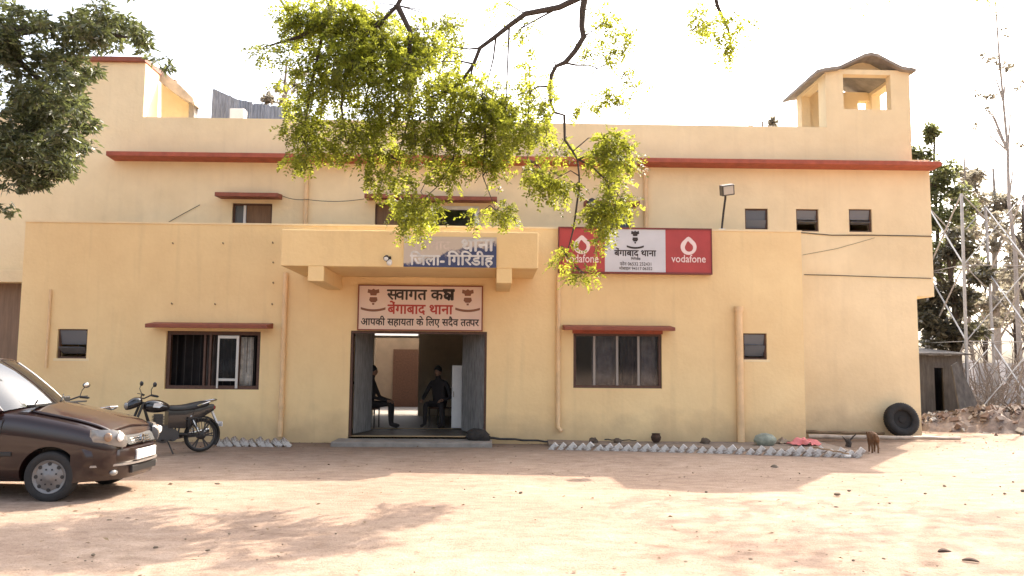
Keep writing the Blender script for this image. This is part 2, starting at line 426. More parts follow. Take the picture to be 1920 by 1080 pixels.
mb = MB(); mb.box(UXL+T, UXB-T, YR+T, YB-T, ZBD-.15, ZBD-.002); mb.build('roof_slab', M['concrete'], B)
mb = MB(); mb.box(UXL+T, UXR-T, YR+T, YB-T, 3.05, 3.2); mb.build('floor_slab', M['concrete'], B)
mb = MB(); mb.box(FX0+T, FX1-T, T, YR, -.1, .12); mb.box(UXL+T, UXR-T, YR+T, YB-T, -.1, .12)
mb.box(hall[0], hall[1], YR, YR+T, -.1, .119); mb.box(door_r[0], door_r[1], 0, T, -.1, .119); mb.box(back_hole[0], back_hole[1], YB-T, YB, -.1, .119)
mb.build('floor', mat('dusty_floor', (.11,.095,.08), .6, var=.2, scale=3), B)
# partitions either side of the hall, ceiling of the front rooms is the terrace slab
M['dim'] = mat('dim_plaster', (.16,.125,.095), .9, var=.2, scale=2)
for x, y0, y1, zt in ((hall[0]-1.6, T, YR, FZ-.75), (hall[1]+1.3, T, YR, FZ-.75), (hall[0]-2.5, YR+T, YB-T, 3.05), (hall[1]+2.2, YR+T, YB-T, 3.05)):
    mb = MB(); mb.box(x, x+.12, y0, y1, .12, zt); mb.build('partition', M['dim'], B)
# courtyard behind the hall
YC = 11.0
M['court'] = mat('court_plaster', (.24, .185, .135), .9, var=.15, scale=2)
mb = MB(); mb.box(-7, 3, YC, YC+.2, -.1, 2.45); mb.build('courtyard_wall', M['court'], B)
mb = MB(); mb.box(-7, 3, YB+.002, 9.3, 2.62, 2.74); mb.build('courtyard_roof', M['concrete'], B)  # slab added over the courtyard to cut the daylight reaching the gateway
cdr = rect(737, 655, 783, 748, YC)
mb = MB(); mb.box(cdr[0], cdr[1]+.35, YC-.05, YC, .1, cdr[3]); mb.build('courtyard_door', M['frame'], B)
mb = MB(); mb.box(-7, 3, YB, YC, -.1, .10); mb.build('courtyard_floor', M['concrete'], B)

# cornice band
zb0, zb1 = Z(283, 200, YR-.42), Z(302, 1745, YR-.42)
cx0, cx1 = X(199, 290, YR-.4), UXB+.06
mb = MB(); th = .10
mb.hexa([(cx0,YR-.42,zb0-th),(cx1,YR-.42,zb1-th),(cx1,YR,zb1-th-.02),(cx0,YR,zb0-th-.02),(cx0,YR-.42,zb0),(cx1,YR-.42,zb1),(cx1,YR,zb1+.03),(cx0,YR,zb0+.03)])
mb.build('cornice', M['red'], B, bevel=.012)

# hoods above the windows
def hood(x0, x1, z, Y, proj, th, m, parent, drop=.0):
    q = MB(); q.hexa([(x0,Y-proj,z-th-drop),(x1,Y-proj,z-th-drop),(x1,Y,z-th),(x0,Y,z-th),(x0,Y-proj,z-drop),(x1,Y-proj,z-drop),(x1,Y,z+.03),(x0,Y,z+.03)])
    return q.build('hood', m, parent, bevel=.01)

def window(name, r, Y, fw=.06, fd=.07, inset=.06, m=None, mull=(), rails=()):
    x0, x1, z0, z1 = r; q = MB(); a, b_ = Y+inset, Y+inset+fd
    q.box(x0, x0+fw, a, b_, z0, z1); q.box(x1-fw, x1, a, b_, z0, z1)
    q.box(x0+fw, x1-fw, a, b_, z1-fw, z1); q.box(x0+fw, x1-fw, a, b_, z0, z0+fw)
    for u in mull: q.box(x0+(x1-x0)*u-.02, x0+(x1-x0)*u+.02, a+.01, b_-.01, z0+fw, z1-fw)
    for u in rails: q.box(x0+fw, x1-fw, a+.012, b_-.012, z0+(z1-z0)*u-.012, z0+(z1-z0)*u+.012)
    return q.build(name, m or M['frame'], B)

def cloth(name, x0, x1, z0, z1, y, m, parent, amp=.03, waves=5, seed=1):
    rg = random.Random(seed); n = waves*8; ph = rg.uniform(0, 6)
    vs = []
    for j in range(6):
        z = z1+(z0-z1)*j/5
        for i in range(n+1):
            u = i/n; vs.append((x0+(x1-x0)*u, y+amp*sin(u*waves*2*pi+ph+.25*j*sin(u*7))+amp*.5*sin(u*waves*4.7+j*.3), z))
    fs = [(j*(n+1)+i, j*(n+1)+i+1, (j+1)*(n+1)+i+1, (j+1)*(n+1)+i) for j in range(5) for i in range(n)]
    q = MB(); q.add(vs, fs); o = q.build(name, m, parent, smooth=True)
    s_ = o.modifiers.new('thick', 'SOLIDIFY'); s_.thickness = .006
    return o

# lower left window: brown frame, open glazed sash, pale cloth
wl = window('window', win_l, 0, .07, .09, .05, mull=(.40,.46,.76))
h_ = rect(272, 606, 502, 618, -.4); hood(h_[0], h_[1], h_[3], 0, .42, .075, M['brownred'], wl, .02)
x0, x1, z0, z1 = win_l
sx0, sx1 = X(407, 680, .03), X(447, 680, .03); sz1 = Z(629, 425, .03); sz0 = z0+.02; zm = Z(712, 425, .03)
q = MB()
q.box(sx0, sx0+.035, .02, .045, sz0, sz1); q.box(sx1-.05, sx1, .02, .045, sz0, sz1)
q.box(sx0+.035, sx1-.05, .02, .045, sz1-.06, sz1); q.box(sx0+.035, sx1-.05, .02, .045, zm-.025, zm+.025)
sash = q.build('sash', M['alu'], wl, bevel=.004)
q = MB(); q.box(sx0+.035, sx1-.05, .030, .036, zm+.025, sz1-.06); q.build('pane', M['glass'], sash)
cloth('curtain', X(448, 680, .2), X(474, 680, .2), z0+.05, z1-.1, .2, M['curtain_pale'], wl, .02, 3, 4)
cloth('curtain', X(384, 680, .25), X(407, 680, .25), z0+.02, z1-.05, .25, M['curtain_dark'], wl, .025, 3, 5)
cloth('curtain', x0-.1, x1+.1, z0-.1, z1+.1, .55, M['black_cloth'], wl, .04, 7, 6)  # black sheet added behind the window to stand in for the unlit room
q = MB()
for i in range(1, 12):
    u = x0+(x1-x0)*i/12; q.tube([(u, .185, z0), (u, .185, z1)], .006, 6)
q.build('bars', M['iron'], wl)

# lower right window: sliding panes with curtains drawn behind
wr = window('window', win_r, 0, .055, .09, .05, M['frame'])
h_ = rect(1058, 611, 1266, 619, -.4); hood(h_[0], h_[1], h_[3], 0, .42, .07, M['brownred'], wr, .02)
x0, x1, z0, z1 = win_r
q = MB(); q.box(x0-.02, x1+.02, -.012, .03, z1-.01, z1+.065); q.build('lintel', M['red'], wr)
q = MB()
for px in (1115, 1158, 1198):
    u = X(px); q.box(u-.022, u+.022, .07, .11, z0+.055, z1-.055)
q.build('mullion', mat('dull_mullion', (.30,.26,.23), .5), wr)
q = MB(); q.box(x0+.055, x1-.055, .09, .096, z0+.055, z1-.055); q.build('pane', M['glass'], wr)
cloth('curtain', X(1112), X(1160), z0+.05, z1-.04, .19, M['curtain'], wr, .025, 4, 1)
cloth('curtain', X(1166), X(1200), z0+.05, z1-.04, .20, M['curtain_dark'], wr, .02, 3, 2)
cloth('curtain', X(1200), X(1236), z0+.05, z1-.04, .19, M['curtain'], wr, .025, 3, 3)

# vents with glass louvres
def vent(r, Y, tilts, m=None):
    f = window('vent_window', r, Y, .035, .06, .05, m or M['frame'])
    x0, x1, z0, z1 = r; H = z1-z0
    for u, tl, h in tilts:
        q = MB(); zc = z0+H*u
        q.obox(((x0+x1)/2, Y+.07, zc), ((x1-x0)/2-.037, 0, 0), (0, .004*cos(tl), .004*sin(tl)), (0, -sin(tl)*h*H/2, cos(tl)*h*H/2))
        q.build('louvre', M['louvre'], f)
    q = MB(); q.box(x0-.05, x1+.05, Y-.008, Y+.02, z0-.05, z0); q.build('sill', M['upper'], f)
    return f
vent(vent_l, 0, [(.72, .3, .5), (.28, 1.0, .4)])
vent(vent_r, 0, [(.75, .25, .42), (.33, .5, .45)])
vent(up_wins[0], YR, [(.72, .1, .5), (.25, .35, .45)])
vent(up_wins[1], YR, [(.75, .2, .4), (.42, 1.25, .3)])
vent(up_wins[2], YR, [(.75, .2, .42), (.40, 1.3, .3)])

# upper windows: sill hidden behind the front parapet
def upwin(r, mull, glass=True):
    f = window('window', r, YR, .045, .07, .06, M['frame'], mull=mull)
    x0, x1, z0, z1 = r
    q = MB(); q.box(x0+.045, x1-.045, YR+.10, YR+.106, z0+.045, z1-.045); q.build('pane', M['louvre'] if glass else M['glass'], f)
    return f
f1 = upwin(w1, (.3,))
M['shutter'] = mat('brown_shutter', (.19,.105,.055), .7, var=.2, scale=4, stretch=(6,6,.7))
q = MB(); q.box(w1[0]+(w1[1]-w1[0])*.34, w1[1]-.045, YR+.072, YR+.095, w1[2]+.045, w1[3]-.045); q.build('shutter', M['shutter'], f1)
q = MB(); q.box(w1[0]+(w1[1]-w1[0])*.27, w1[0]+(w1[1]-w1[0])*.33, YR+.045, YR+.075, w1[2]+.045, w1[3]-.045); q.build('mullion', M['white'], f1)
a = rect(402, 359, 520, 378, YR-.42)
hood(a[0], a[1], a[3], YR, .42, .09, M['brownred'], f1, .02)
f2 = upwin(w2, (.5,)); q = MB(); q.box(w2[0]+.045, w2[0]+(w2[1]-w2[0])*.48, YR+.07, YR+.095, w2[2]+.045, w2[3]-.045); q.build('shutter', M['shutter'], f2); a = rect(683, 362, 800, 374, YR-.42); hood(a[0], a[1], a[3], YR, .42, .09, M['brownred'], f2, .02)
f3 = upwin(w3, (.22, .8), False); a = rect(806, 366, 932, 376, YR-.42); hood(a[0], a[1], a[3], YR, .42, .09, M['brownred'], f3, .02)
f4 = upwin(w4, (.5,), False); a = rect(1098, 374, 1200, 380, YR-.42); hood(a[0], a[1], a[3], YR, .42, .09, M['brownred'], f4, .02)
q = MB()
xx0, xx1, zz0, zz1 = w3
q.box(xx0-.04, xx0+.06, YR-.02, YR+.05, zz0, zz1+.03); q.box(xx1-.06, xx1+.04, YR-.02, YR+.05, zz0, zz1+.03); q.box(xx0+.06, xx1-.06, YR-.02, YR+.05, zz1-.05, zz1+.03)
q.build('surround', M['white'], f3, bevel=.005)

# canopy over the gate
YK = -1.75
kx0, kx1 = X(527, 465, YK), X(1009, 470, YK)
kz1 = (Z(431, 560, YK)+Z(435, 950, YK))/2; kz0 = (Z(499, 560, YK)+Z(503, 1000, YK))/2
mb = MB(); mb.box(kx0, kx1, YK, -.003, kz0, kz1)
for pa, pb in ((577, 607), (931, 960)):
    mb.box(X(pa, 515, YK), X(pb, 515, YK), YK+.004, -.003, Z(529, 770, YK), kz0)
can = mb.build('canopy', M['wall'], B, bevel=.012)
# step before the gate
mb = MB(); mb.box(X(640), X(925), -.75, 0, -.1, .085); mb.build('step', M['concrete'], B, bevel=.02)

# gate leaves, opened inwards
def leaf(hx, ex, ey, name='gate_leaf'):
    a = Vector((hx, T+.02, 0)); b_ = Vector((ex, ey, 0)); d = (b_-a); L = d.length; d /= L; n = Vector((-d.y, d.x, 0)); n *= -1 if hx < -1.5 else 1
    q = MB(); z0, z1 = .15, door_r[3]-.03; k = 26; pts = []
    for i in range(k+1):
        pts.append(a+d*(L*i/k)+n*(.022 if (i//1) % 2 else 0))
    vs = [p+Vector((0,0,z0)) for p in pts]+[p+Vector((0,0,z1)) for p in pts]
    q.add(vs, [(i, i+1, k+2+i, k+1+i) for i in range(k)])
    o = q.build(name, M['steel'], B); s_ = o.modifiers.new('thick', 'SOLIDIFY'); s_.thickness = .01
    q = MB()
    for z in (z0+.05, (z0+z1)/2, z1-.05): q.beam(a+Vector((0,0,z))-n*.03, b_+Vector((0,0,z))-n*.03, .03, .05)
    for p in (a, b_): q.beam(p+Vector((0,0,z0))-n*.03, p+Vector((0,0,z1))-n*.03, .05, .03)
    q.build('brace', M['iron'], o)
    return o
eL = P(697, 700, 1.25); leaf(door_r[0]+.05, eL.x, 1.25)
eR = P(867, 700, 1.25); leaf(door_r[1]-.05, eR.x, 1.25)
q = MB(); x0, x1, z0, z1 = door_r
q.box(x0, x0+.045, .03, .16, .12, z1); q.box(x1-.045, x1, .03, .16, .12, z1); q.box(x0+.045, x1-.045, .03, .16, z1-.05, z1)
q.build('gate_frame', M['frame'], B)

# drain pipes
def pipe(pts, r, m=None, joints=()):
    q = MB(); q.tube(pts, r, 10)
    for j in joints: q.tube([Vector(j)-Vector((0,0,.05)), Vector(j)+Vector((0,0,.05))], r*1.25, 10)
    return q.build('drain_pipe', m or M['pipe'], B, smooth=True)
def vpipe(px, pt, pb, Y, r, joints=(), kick=None):
    xb = X(px, (pt+pb)/2, Y); pts = [(xb, Y-r-.01, Z(pt, px, Y)), (xb, Y-r-.01, Z(pb, px, Y))]
    if kick: pts.append((xb+kick, Y-r-.05, Z(pb, px, Y)-.08))
    return pipe(pts, r, joints=[(xb, Y-r-.01, Z(j, px, Y)) for j in joints])
vpipe(575, 304, 440, YR, .05, (330,)); vpipe(1210, 314, 440, YR, .05, (330,))
vpipe(532, 512, 818, 0, .048, (665, 760)); vpipe(1046, 512, 800, 0, .045, (655,), .08)
vpipe(1385, 578, 828, 0, .07, (580,)); vpipe(92, 543, 690, 0, .022, (610,))

# far left: ledge over the dark side doorway
lz0, lz1 = Z(529, 20, YR-.3), Z(506, 20, YR-.3)
mb = MB(); mb.box(UXL, FX0-.002, YR-.3, YR, lz0, lz1); mb.build('ledge', M['upper'], B, bevel=.01)
mb = MB(); mb.box(side_door[0], side_door[1], YR+.12, YR+.16, .1, side_door[3]); mb.build('side_door', mat('brown_door', (.22,.14,.09), .7, var=.2, scale=3, stretch=(8,8,.6)), B)

# left roof tower (stair head)
tx0, tx1 = X(118, 160, YR), X(271, 165, YR); tz = Z(117, 215, YR)
mb = MB(); mb.box(tx0, tx1, YR-.003, YR+.75, ZPL-.3, tz)
tw = mb.build('stair_tower', M['upper'], B)
mb = MB(); mb.box(tx0-.05, tx1+.02, YR-.09, YR+.80, tz, tz+.11); mb.build('tower_cap', M['brownred'], tw, bevel=.01)
# sloping stair soffit behind it
ya, yb = YR+.9, YR+1.5
def SP(px, py, Y): return P(px, py, Y)
prof = [SP(284, 125, ya), SP(300, 128, ya), SP(338, 160, ya), SP(362, 184, ya), SP(365, 196, ya), SP(355, 190, ya), SP(330, 176, ya), SP(284, 140, ya)]
mb = MB(); mb.prism(prof, (0, yb-ya, 0)); mb.build('stair_slab', mat('stair_plaster', (.55,.45,.34), .9, var=.25, scale=3), tw)
wp = [SP(302, 232, ya+.5), SP(302, 150, ya+.5), SP(330, 172, ya+.5), SP(358, 190, ya+.5), SP(358, 232, ya+.5)]
mb = MB(); mb.prism(wp, (0, .12, 0)); mb.build('stair_wall', M['upper'], tw)
mb = MB(); mb.box(X(354, 205, ya+.2), X(364, 205, ya+.2), ya+.2, ya+.45, ZPL-.8, Z(190, 360, ya+.2)); mb.build('stair_post', M['concrete'], tw)

mb = MB(); mb.box(X(309, 155, ya+.2), X(331, 155, ya+.2), ya+.12, ya+.24, Z(161, 320, ya+.2), Z(151, 320, ya+.2)); mb.build('loose_brick', mat('red_brick', (.34,.09,.05), .9, var=.2), tw)
# right roof turret: open pavilion with a bell-cast gable roof
qx0, qx1 = X(1549, 200, YR), X(1707, 200, YR); qd = 1.75
zS = Z(205, 1625, YR); zL = Z(140, 1625, YR); zE = Z(131, 1625, YR)
ox0, ox1 = X(1581, 170, YR), X(1670, 170, YR)
yf = YR-.003; yk = yf+qd
mb = MB()
mb.box(qx0, qx1, yf, yf+T, ZPR-.3, zS)                       # front apron
mb.box(qx0, ox0, yf, yf+T, zS, zE); mb.box(ox1, qx1, yf, yf+T, zS, zE); mb.box(ox0, ox1, yf, yf+T, zL, zE)
zb_ = ZPR-.5
mb.box(qx0, qx0+T, yk-.3, yk, zb_, zE); mb.box(qx0, qx0+T, yf+T, yk-.3, zL-.05, zE)       # left side, open below
mb.box(qx0, qx0+T, yf+T, yf+.42, zb_, zL-.05)
mb.box(qx1-T, qx1, yf+T, yk, zb_, zS); mb.box(qx1-T, qx1, yk-.35, yk, zS, zE); mb.box(qx1-T, qx1, yf+T, yk-.35, zL, zE)
bx0 = qx0+.75; bx1 = qx1-.5
mb.box(qx0+T, bx1, yk-T, yk, zb_, zE)
mb.box(bx1, qx1-T, yk-T, yk, zb_, zS+.05); mb.box(bx1, qx1-T, yk-T, yk, zL-.1, zE)
tur = mb.build('roof_turret', M['upper'], B)
pr = [(1531, 131), (1545, 127), (1574, 123), (1603, 109), (1622, 100), (1634, 98), (1648, 101), (1668, 112), (1692, 124), (1718, 128)]
rp = [P(a, b_, YR-.15) for a, b_ in pr]
tk = Vector((0, 0, -.07))
mb = MB(); mb.loft([[Vector((p.x, y, p.z+dz)) for p in rp]+[Vector((p.x, y, p.z+dz))+tk for p in rp[::-1]] for y, dz in ((YR-.15, 0), (yk+.25, 0))])
mb.build('turret_roof', M['concrete'], tur)
gp = [P(1576, 130, YR), P(1603, 116, YR), P(1632, 104, YR), P(1660, 114, YR), P(1684, 130, YR)]
mb = MB(); mb.prism([Vector((p.x, YR+.30, p.z)) for p in gp], (0, .1, 0)); mb.build('gable', M['upper'], tur)
# ------------------------------------------------------------------ lettering
def glyphs(body, bold=.018):
    c = bpy.data.curves.new('text', 'FONT'); c.body = body; c.resolution_u = 3
    o = bpy.data.objects.new('text', c); COL.objects.link(o)
    bpy.context.view_layer.update()
    me = bpy.data.meshes.new_from_object(o.evaluated_get(bpy.context.evaluated_depsgraph_get()))
    vs = [(v.co.x, v.co.y) for v in me.vertices]; fs = [tuple(p.vertices) for p in me.polygons]
    bpy.data.objects.remove(o); bpy.data.curves.remove(c); bpy.data.meshes.remove(me)
    return vs, fs
def half(body, bold, cut):
    """half form of a consonant: its right hand bar cut away"""
    vs, fs = glyphs(body, bold); x1 = max(v[0] for v in vs); xc = x1-cut
    bm = bmesh.new(); bv = [bm.verts.new((x, y, 0)) for x, y in vs]
    for f in fs:
        try: bm.faces.new([bv[i] for i in f])
        except ValueError: pass
    bmesh.ops.bisect_plane(bm, geom=bm.verts[:]+bm.edges[:]+bm.faces[:], plane_co=(xc,0,0), plane_no=(1,0,0), clear_outer=True)
    bm.verts.index_update(); r = ([(v.co.x, v.co.y) for v in bm.verts], [tuple(v.index for v in f.verts) for f in bm.faces]); bm.free()
    return r
def stroke(pts, w):
    vs = []; fs = []; n = len(pts)
    for i, p in enumerate(pts):
        a = pts[max(i-1, 0)]; b_ = pts[min(i+1, n-1)]; dx, dy = b_[0]-a[0], b_[1]-a[1]; l = math.hypot(dx, dy) or 1
        vs += [(p[0]-dy/l*w/2, p[1]+dx/l*w/2), (p[0]+dy/l*w/2, p[1]-dx/l*w/2)]
    for i in range(n-1): fs.append((2*i, 2*i+1, 2*i+3, 2*i+2))
    return vs, fs
def ksha(bold):
    w = .085+bold*2; V = []; Fs = []
    for s_ in ([(0, .62), (.72, .62)], [(.58, .64), (.58, 0)], [(.14, .62), (.13, .5), (.2, .43), (.32, .42), (.2, .38), (.12, .28), (.16, .16), (.28, .12), (.38, .18), (.40, .30), (.36, .36)], [(.38, .2), (.48, .3), (.58, .34)], [(.3, .12), (.42, .02)]):
        v, f = stroke(s_, w); o = len(V); V += v; Fs += [tuple(i+o for i in q) for q in f]
    return V, Fs
def word(tokens, bold=.018):
    """tokens: strings, ('h', c) half consonants, 'KSHA'; -> 2d mesh"""
    V = []; Fs = []; x = 0
    for t in tokens:
        if t == 'KSHA': v, f = ksha(bold); adv = .70
        elif isinstance(t, tuple): v, f = half(t[1], bold, .135); adv = max(a for a, _ in v)-.01
        elif t == ' ': x += .28; continue
        else:
            v, f = glyphs(t, bold); adv = max(a for a, _ in v)-.012
        lo = min(a for a, _ in v) if not isinstance(t, str) or t != 'KSHA' else 0
        o = len(V); V += [(a+x, b_) for a, b_ in v]; Fs += [tuple(i+o for i in q) for q in f]; x += adv
    return V, Fs
def letters(name, vf, x0, x1, z0, z1, y, m, parent, tilt=0.0, th=.003, bold=.02):
    """fit a 2d mesh into the given rectangle of a board facing -Y"""
    V, Fs = vf; a0, a1 = min(v[0] for v in V), max(v[0] for v in V); b0, b1 = min(v[1] for v in V), max(v[1] for v in V)
    q = MB(); pts = []
    for a, b_ in V:
        u = (a-a0)/(a1-a0); x = x0+(x1-x0)*u; z = z0+(z1-z0)*(b_-b0)/(b1-b0)+tilt*(u-.5)
        pts.append((x, y, z))
    # a bold face: the letter laid five times, each a hair in front of the last
    bw = bold*(x1-x0)/(a1-a0); bh = bold*(z1-z0)/(b1-b0)
    for k, (dx, dz) in enumerate(((0,0),(bw,0),(-bw,0),(0,bh),(0,-bh))):
        q.add([(p[0]+dx, y-.0006*(k+1), p[2]+dz) for p in pts], Fs)
    return q.build(name, m, parent)
def prect(x0, y0, x1, y1, Y): return rect(x0, y0, x1, y1, Y)
def disc(cx, cz, r, y, n=28, r2=0.0):
    if r2: return [(cx+r*cos(2*pi*k/n), y, cz+r*sin(2*pi*k/n)) for k in range(n)], [(cx+r2*cos(2*pi*k/n), y, cz+r2*sin(2*pi*k/n)) for k in range(n)]
    return [(cx+r*cos(2*pi*k/n), y, cz+r*sin(2*pi*k/n)) for k in range(n)]

def emblem(name, cx, cz, w, h, y, m_dark, m_ribbon, parent):
    """small crest: capital with three heads on a round base above a ribbon"""
    q = MB(); e = (0, .003, 0)
    def pl(pts): q.prism([(cx+a*w, y-.003, cz+b_*h) for a, b_ in pts], e)
    pl([(-.22,.5),(-.08,.46),(0,.52),(.08,.46),(.22,.5),(.24,.33),(.14,.30),(.12,.2),(-.12,.2),(-.14,.30),(-.24,.33)])
    pl([(-.14,.12),(.14,.12),(.17,-.02),(.09,-.12),(-.09,-.12),(-.17,-.02)])
    pl([(-.05,-.15),(.05,-.15),(.04,-.24),(-.04,-.24)])
    o = q.build(name, m_dark, parent)
    q = MB(); n = 14
    for k in range(n):
        a, b_ = -.5+k/n, -.5+(k+1)/n
        za = lambda t: -.40-.10*(1-(2*t)**2)
        q.prism([(cx+a*w, y-.0028, cz+(za(a)+.055)*h), (cx+b_*w, y-.0028, cz+(za(b_)+.055)*h), (cx+b_*w, y-.0028, cz+(za(b_)-.055)*h), (cx+a*w, y-.0028, cz+(za(a)-.055)*h)], (0, .0026, 0))
    q.build('ribbon', m_ribbon, o)
    return o

ink_dark = mat('dark_ink', (.035,.022,.018), .6); ink_red = mat('red_ink', (.42,.05,.035), .6); ink_brown = mat('brown_ink', (.22,.09,.05), .6)
# --- welcome board above the gate
r = prect(673, 537, 903, 618, -.06); x0, x1, z0, z1 = r
sg = thing('welcome_board', 'cream printed board with black and red Hindi lettering fixed right above the gate', 'sign', ((x0+x1)/2, 0, z0))
q = MB(); q.box(x0, x1, -.055, -.02, z0, z1)
q.build('panel', mat('printed_flex', (.72,.56,.43), .5, col2=(.70,.50,.42), scale=1.5), sg)
q = MB(); f_ = .025
q.box(x0-f_, x1+f_, -.065, -.005, z1, z1+f_); q.box(x0-f_, x0, -.065, -.005, z0, z1); q.box(x1, x1+f_, -.065, -.005, z0, z1); q.box(x0-f_, x1+f_, -.065, -.005, z0-f_, z0)
q.build('frame', mat('maroon_frame', (.22,.06,.03), .6), sg)
yb = -.0555
def row(tokens, px0, px1, py0, py1, Y, m, parent, bold=.02, name='lettering', tilt=0):
    a = prect(px0, py0, px1, py1, Y); return letters(name, word(tokens, bold), a[0], a[1], a[2], a[3], Y-.0006, m, parent, tilt, bold=bold)
row([('h','स'),'वागत',' ','क','KSHA'], 726, 852, 542, 563, yb, ink_dark, sg, .028)
row(['बेंगाबाद',' ','थाना'], 727, 849, 565, 590, yb, ink_red, sg, .028)
row(['आपकी',' ','सहायता',' ','के',' ','िलए',' ','सदैव',' ','त',('h','त'),'पर'], 677, 898, 593, 614, yb, ink_dark, sg, .024)
for cx, cy in ((700, 562), (877, 563)):
    c = P(cx, cy, yb); emblem('emblem', c.x, c.z, 46/95, 40/95, yb-.0005, ink_brown, ink_brown, sg)

# --- blue peeling board on the canopy
r = prect(757, 444, 931, 501, YK-.03); x0, x1, z0, z1 = r
m = bpy.data.materials.new('peeling_blue_paint'); m.use_nodes = True
t = m.node_tree; L = t.links; N = t.nodes.new; b = t.nodes['Principled BSDF']; b.inputs['Roughness'].default_value = .6
g = N('ShaderNodeTexCoord'); sx = N('ShaderNodeSeparateXYZ'); L.new(g.outputs['Generated'], sx.inputs[0])
no = N('ShaderNodeTexNoise'); no.inputs['Scale'].default_value = 5; no.inputs['Detail'].default_value = 7; no.inputs['Roughness'].default_value = .7
L.new(g.outputs['Object'], no.inputs['Vector'])
a1 = N('ShaderNodeMath'); a1.operation = 'MULTIPLY_ADD'; a1.inputs[1].default_value = -.62; a1.inputs[2].default_value = 0.02; L.new(sx.outputs['X'], a1.inputs[0])
a2 = N('ShaderNodeMath'); a2.operation = 'MULTIPLY_ADD'; a2.inputs[1].default_value = .85; L.new(sx.outputs['Z'], a2.inputs[0]); L.new(a1.outputs[0], a2.inputs[2])
a3 = N('ShaderNodeMath'); a3.operation = 'MULTIPLY_ADD'; a3.inputs[1].default_value = .9; L.new(no.outputs['Fac'], a3.inputs[0]); L.new(a2.outputs[0], a3.inputs[2])
mr = N('ShaderNodeMapRange'); mr.inputs['From Min'].default_value = .50; mr.inputs['From Max'].default_value = .62; L.new(a3.outputs[0], mr.inputs['Value'])
mx = N('ShaderNodeMixRGB'); mx.inputs[1].default_value = (.045,.060,.145,1); mx.inputs[2].default_value = (.56,.47,.40,1)
L.new(mr.outputs[0], mx.inputs[0]); L.new(mx.outputs[0], b.inputs['Base Color'])
bs = thing('name_board', 'peeling dark blue board with white Hindi lettering on the canopy front', 'sign', ((x0+x1)/2, YK, z0))
q = MB(); q.box(x0, x1, YK-.03, YK-.004, z0, z1); q.build('panel', m, bs)
faded = mat('faded_white_paint', (.62,.60,.60), .7, var=.25, scale=9)
faint = mat('faint_pink_paint', (.60,.50,.44), .7, var=.2, scale=9)
yk_ = YK-.0305
row(['बेंगाबाद'], 768, 845, 446, 470, yk_, faint, bs, .02)
row(['थाना'], 866, 926, 449, 471, yk_, faded, bs, .03, tilt=.02)
row(['िजला-'], 769, 833, 471, 497, yk_, faded, bs, .03)
row(['िगिरडीह'], 839, 925, 471, 501, yk_, faded, bs, .03)

# --- red and white board on the parapet
Yv = -.14
r = prect(1047, 428, 1335, 512, Yv); x0, x1, z0, z1 = r
vb = thing('shop_board', 'long red and white board with round logos on the terrace parapet', 'sign', ((x0+x1)/2, 0, z0))
xa, xb = X(1134, 470, Yv), X(1248, 470, Yv)
mred = mat('red_vinyl', (.40,.045,.04), .45, var=.1, scale=3); mwh = mat('white_vinyl', (.60,.585,.60), .45, var=.05, scale=3); mpink = mat('pale_print', (.80,.62,.58), .5)
q = MB(); q.box(x0+.02, xa, Yv, -.04, z0+.02, z1-.02); q.build('red_panel', mred, vb)
q = MB(); q.box(xb, x1-.02, Yv, -.04, z0+.02, z1-.02); q.build('red_panel', mred, vb)
q = MB(); q.box(xa+.002, xb-.002, Yv+.001, -.04, z0+.02, z1-.02); q.build('white_panel', mwh, vb)
q = MB(); q.box(x0, x1, Yv-.015, -.01, z1-.02, z1+.012); q.box(x0, x1, Yv-.015, -.01, z0-.012, z0+.02); q.box(x0-.0, x0+.02, Yv-.014, -.01, z0+.02, z1-.02); q.box(x1-.02, x1, Yv-.014, -.01, z0+.02, z1-.02)
q.build('frame', mat('dark_red_frame', (.17,.03,.025), .5), vb)
def logo(px, py, rr):
    c = P(px, py, Yv); y = Yv-.001
    q = MB(); n = 32; o_, i_ = disc(c.x, c.z, rr, y, n, rr*.52)
    # outer ring with the leaf point at its top
    o_ = [(p[0], p[1], p[2]+(max(0, sin(2*pi*k/n))**14)*rr*.28) for k, p in enumerate(o_)]
    i_ = [(p[0]+rr*.05, p[1], p[2]-rr*.08+(max(0, sin(2*pi*k/n-.25))**10)*rr*.30) for k, p in enumerate(i_)]
    for k in range(n):
        j = (k+1) % n; q.prism([o_[k], o_[j], i_[j], i_[k]], (0, -.003, 0))
    return q.build('logo', mpink, vb)
logo(1091, 461, 15.5/94); logo(1291, 463, 15/94)
row(['vodafone'], 1060, 1122, 477, 492, Yv, mpink, vb, .01); row(['vodafone'], 1259, 1323, 478, 492, Yv, mpink, vb, .01)
c = P(1191, 449, Yv); emblem('emblem', c.x, c.z, 32/94, 32/94, Yv-.0012, ink_dark, ink_dark, vb)
row(['बेंगाबाद',' ','थाना'], 1152, 1230, 465, 481, Yv+.001, ink_dark, vb, .03)
row(['िगिरडीह'], 1183, 1201, 482, 488, Yv+.001, ink_dark, vb, .02)
row(['फोन',' ','06532',' ','252431'], 1162, 1221, 490, 498, Yv+.001, ink_dark, vb, .01)
row(['मोबाइल',' ','94317',' ','06352'], 1161, 1223, 499, 507, Yv+.001, ink_dark, vb, .01)

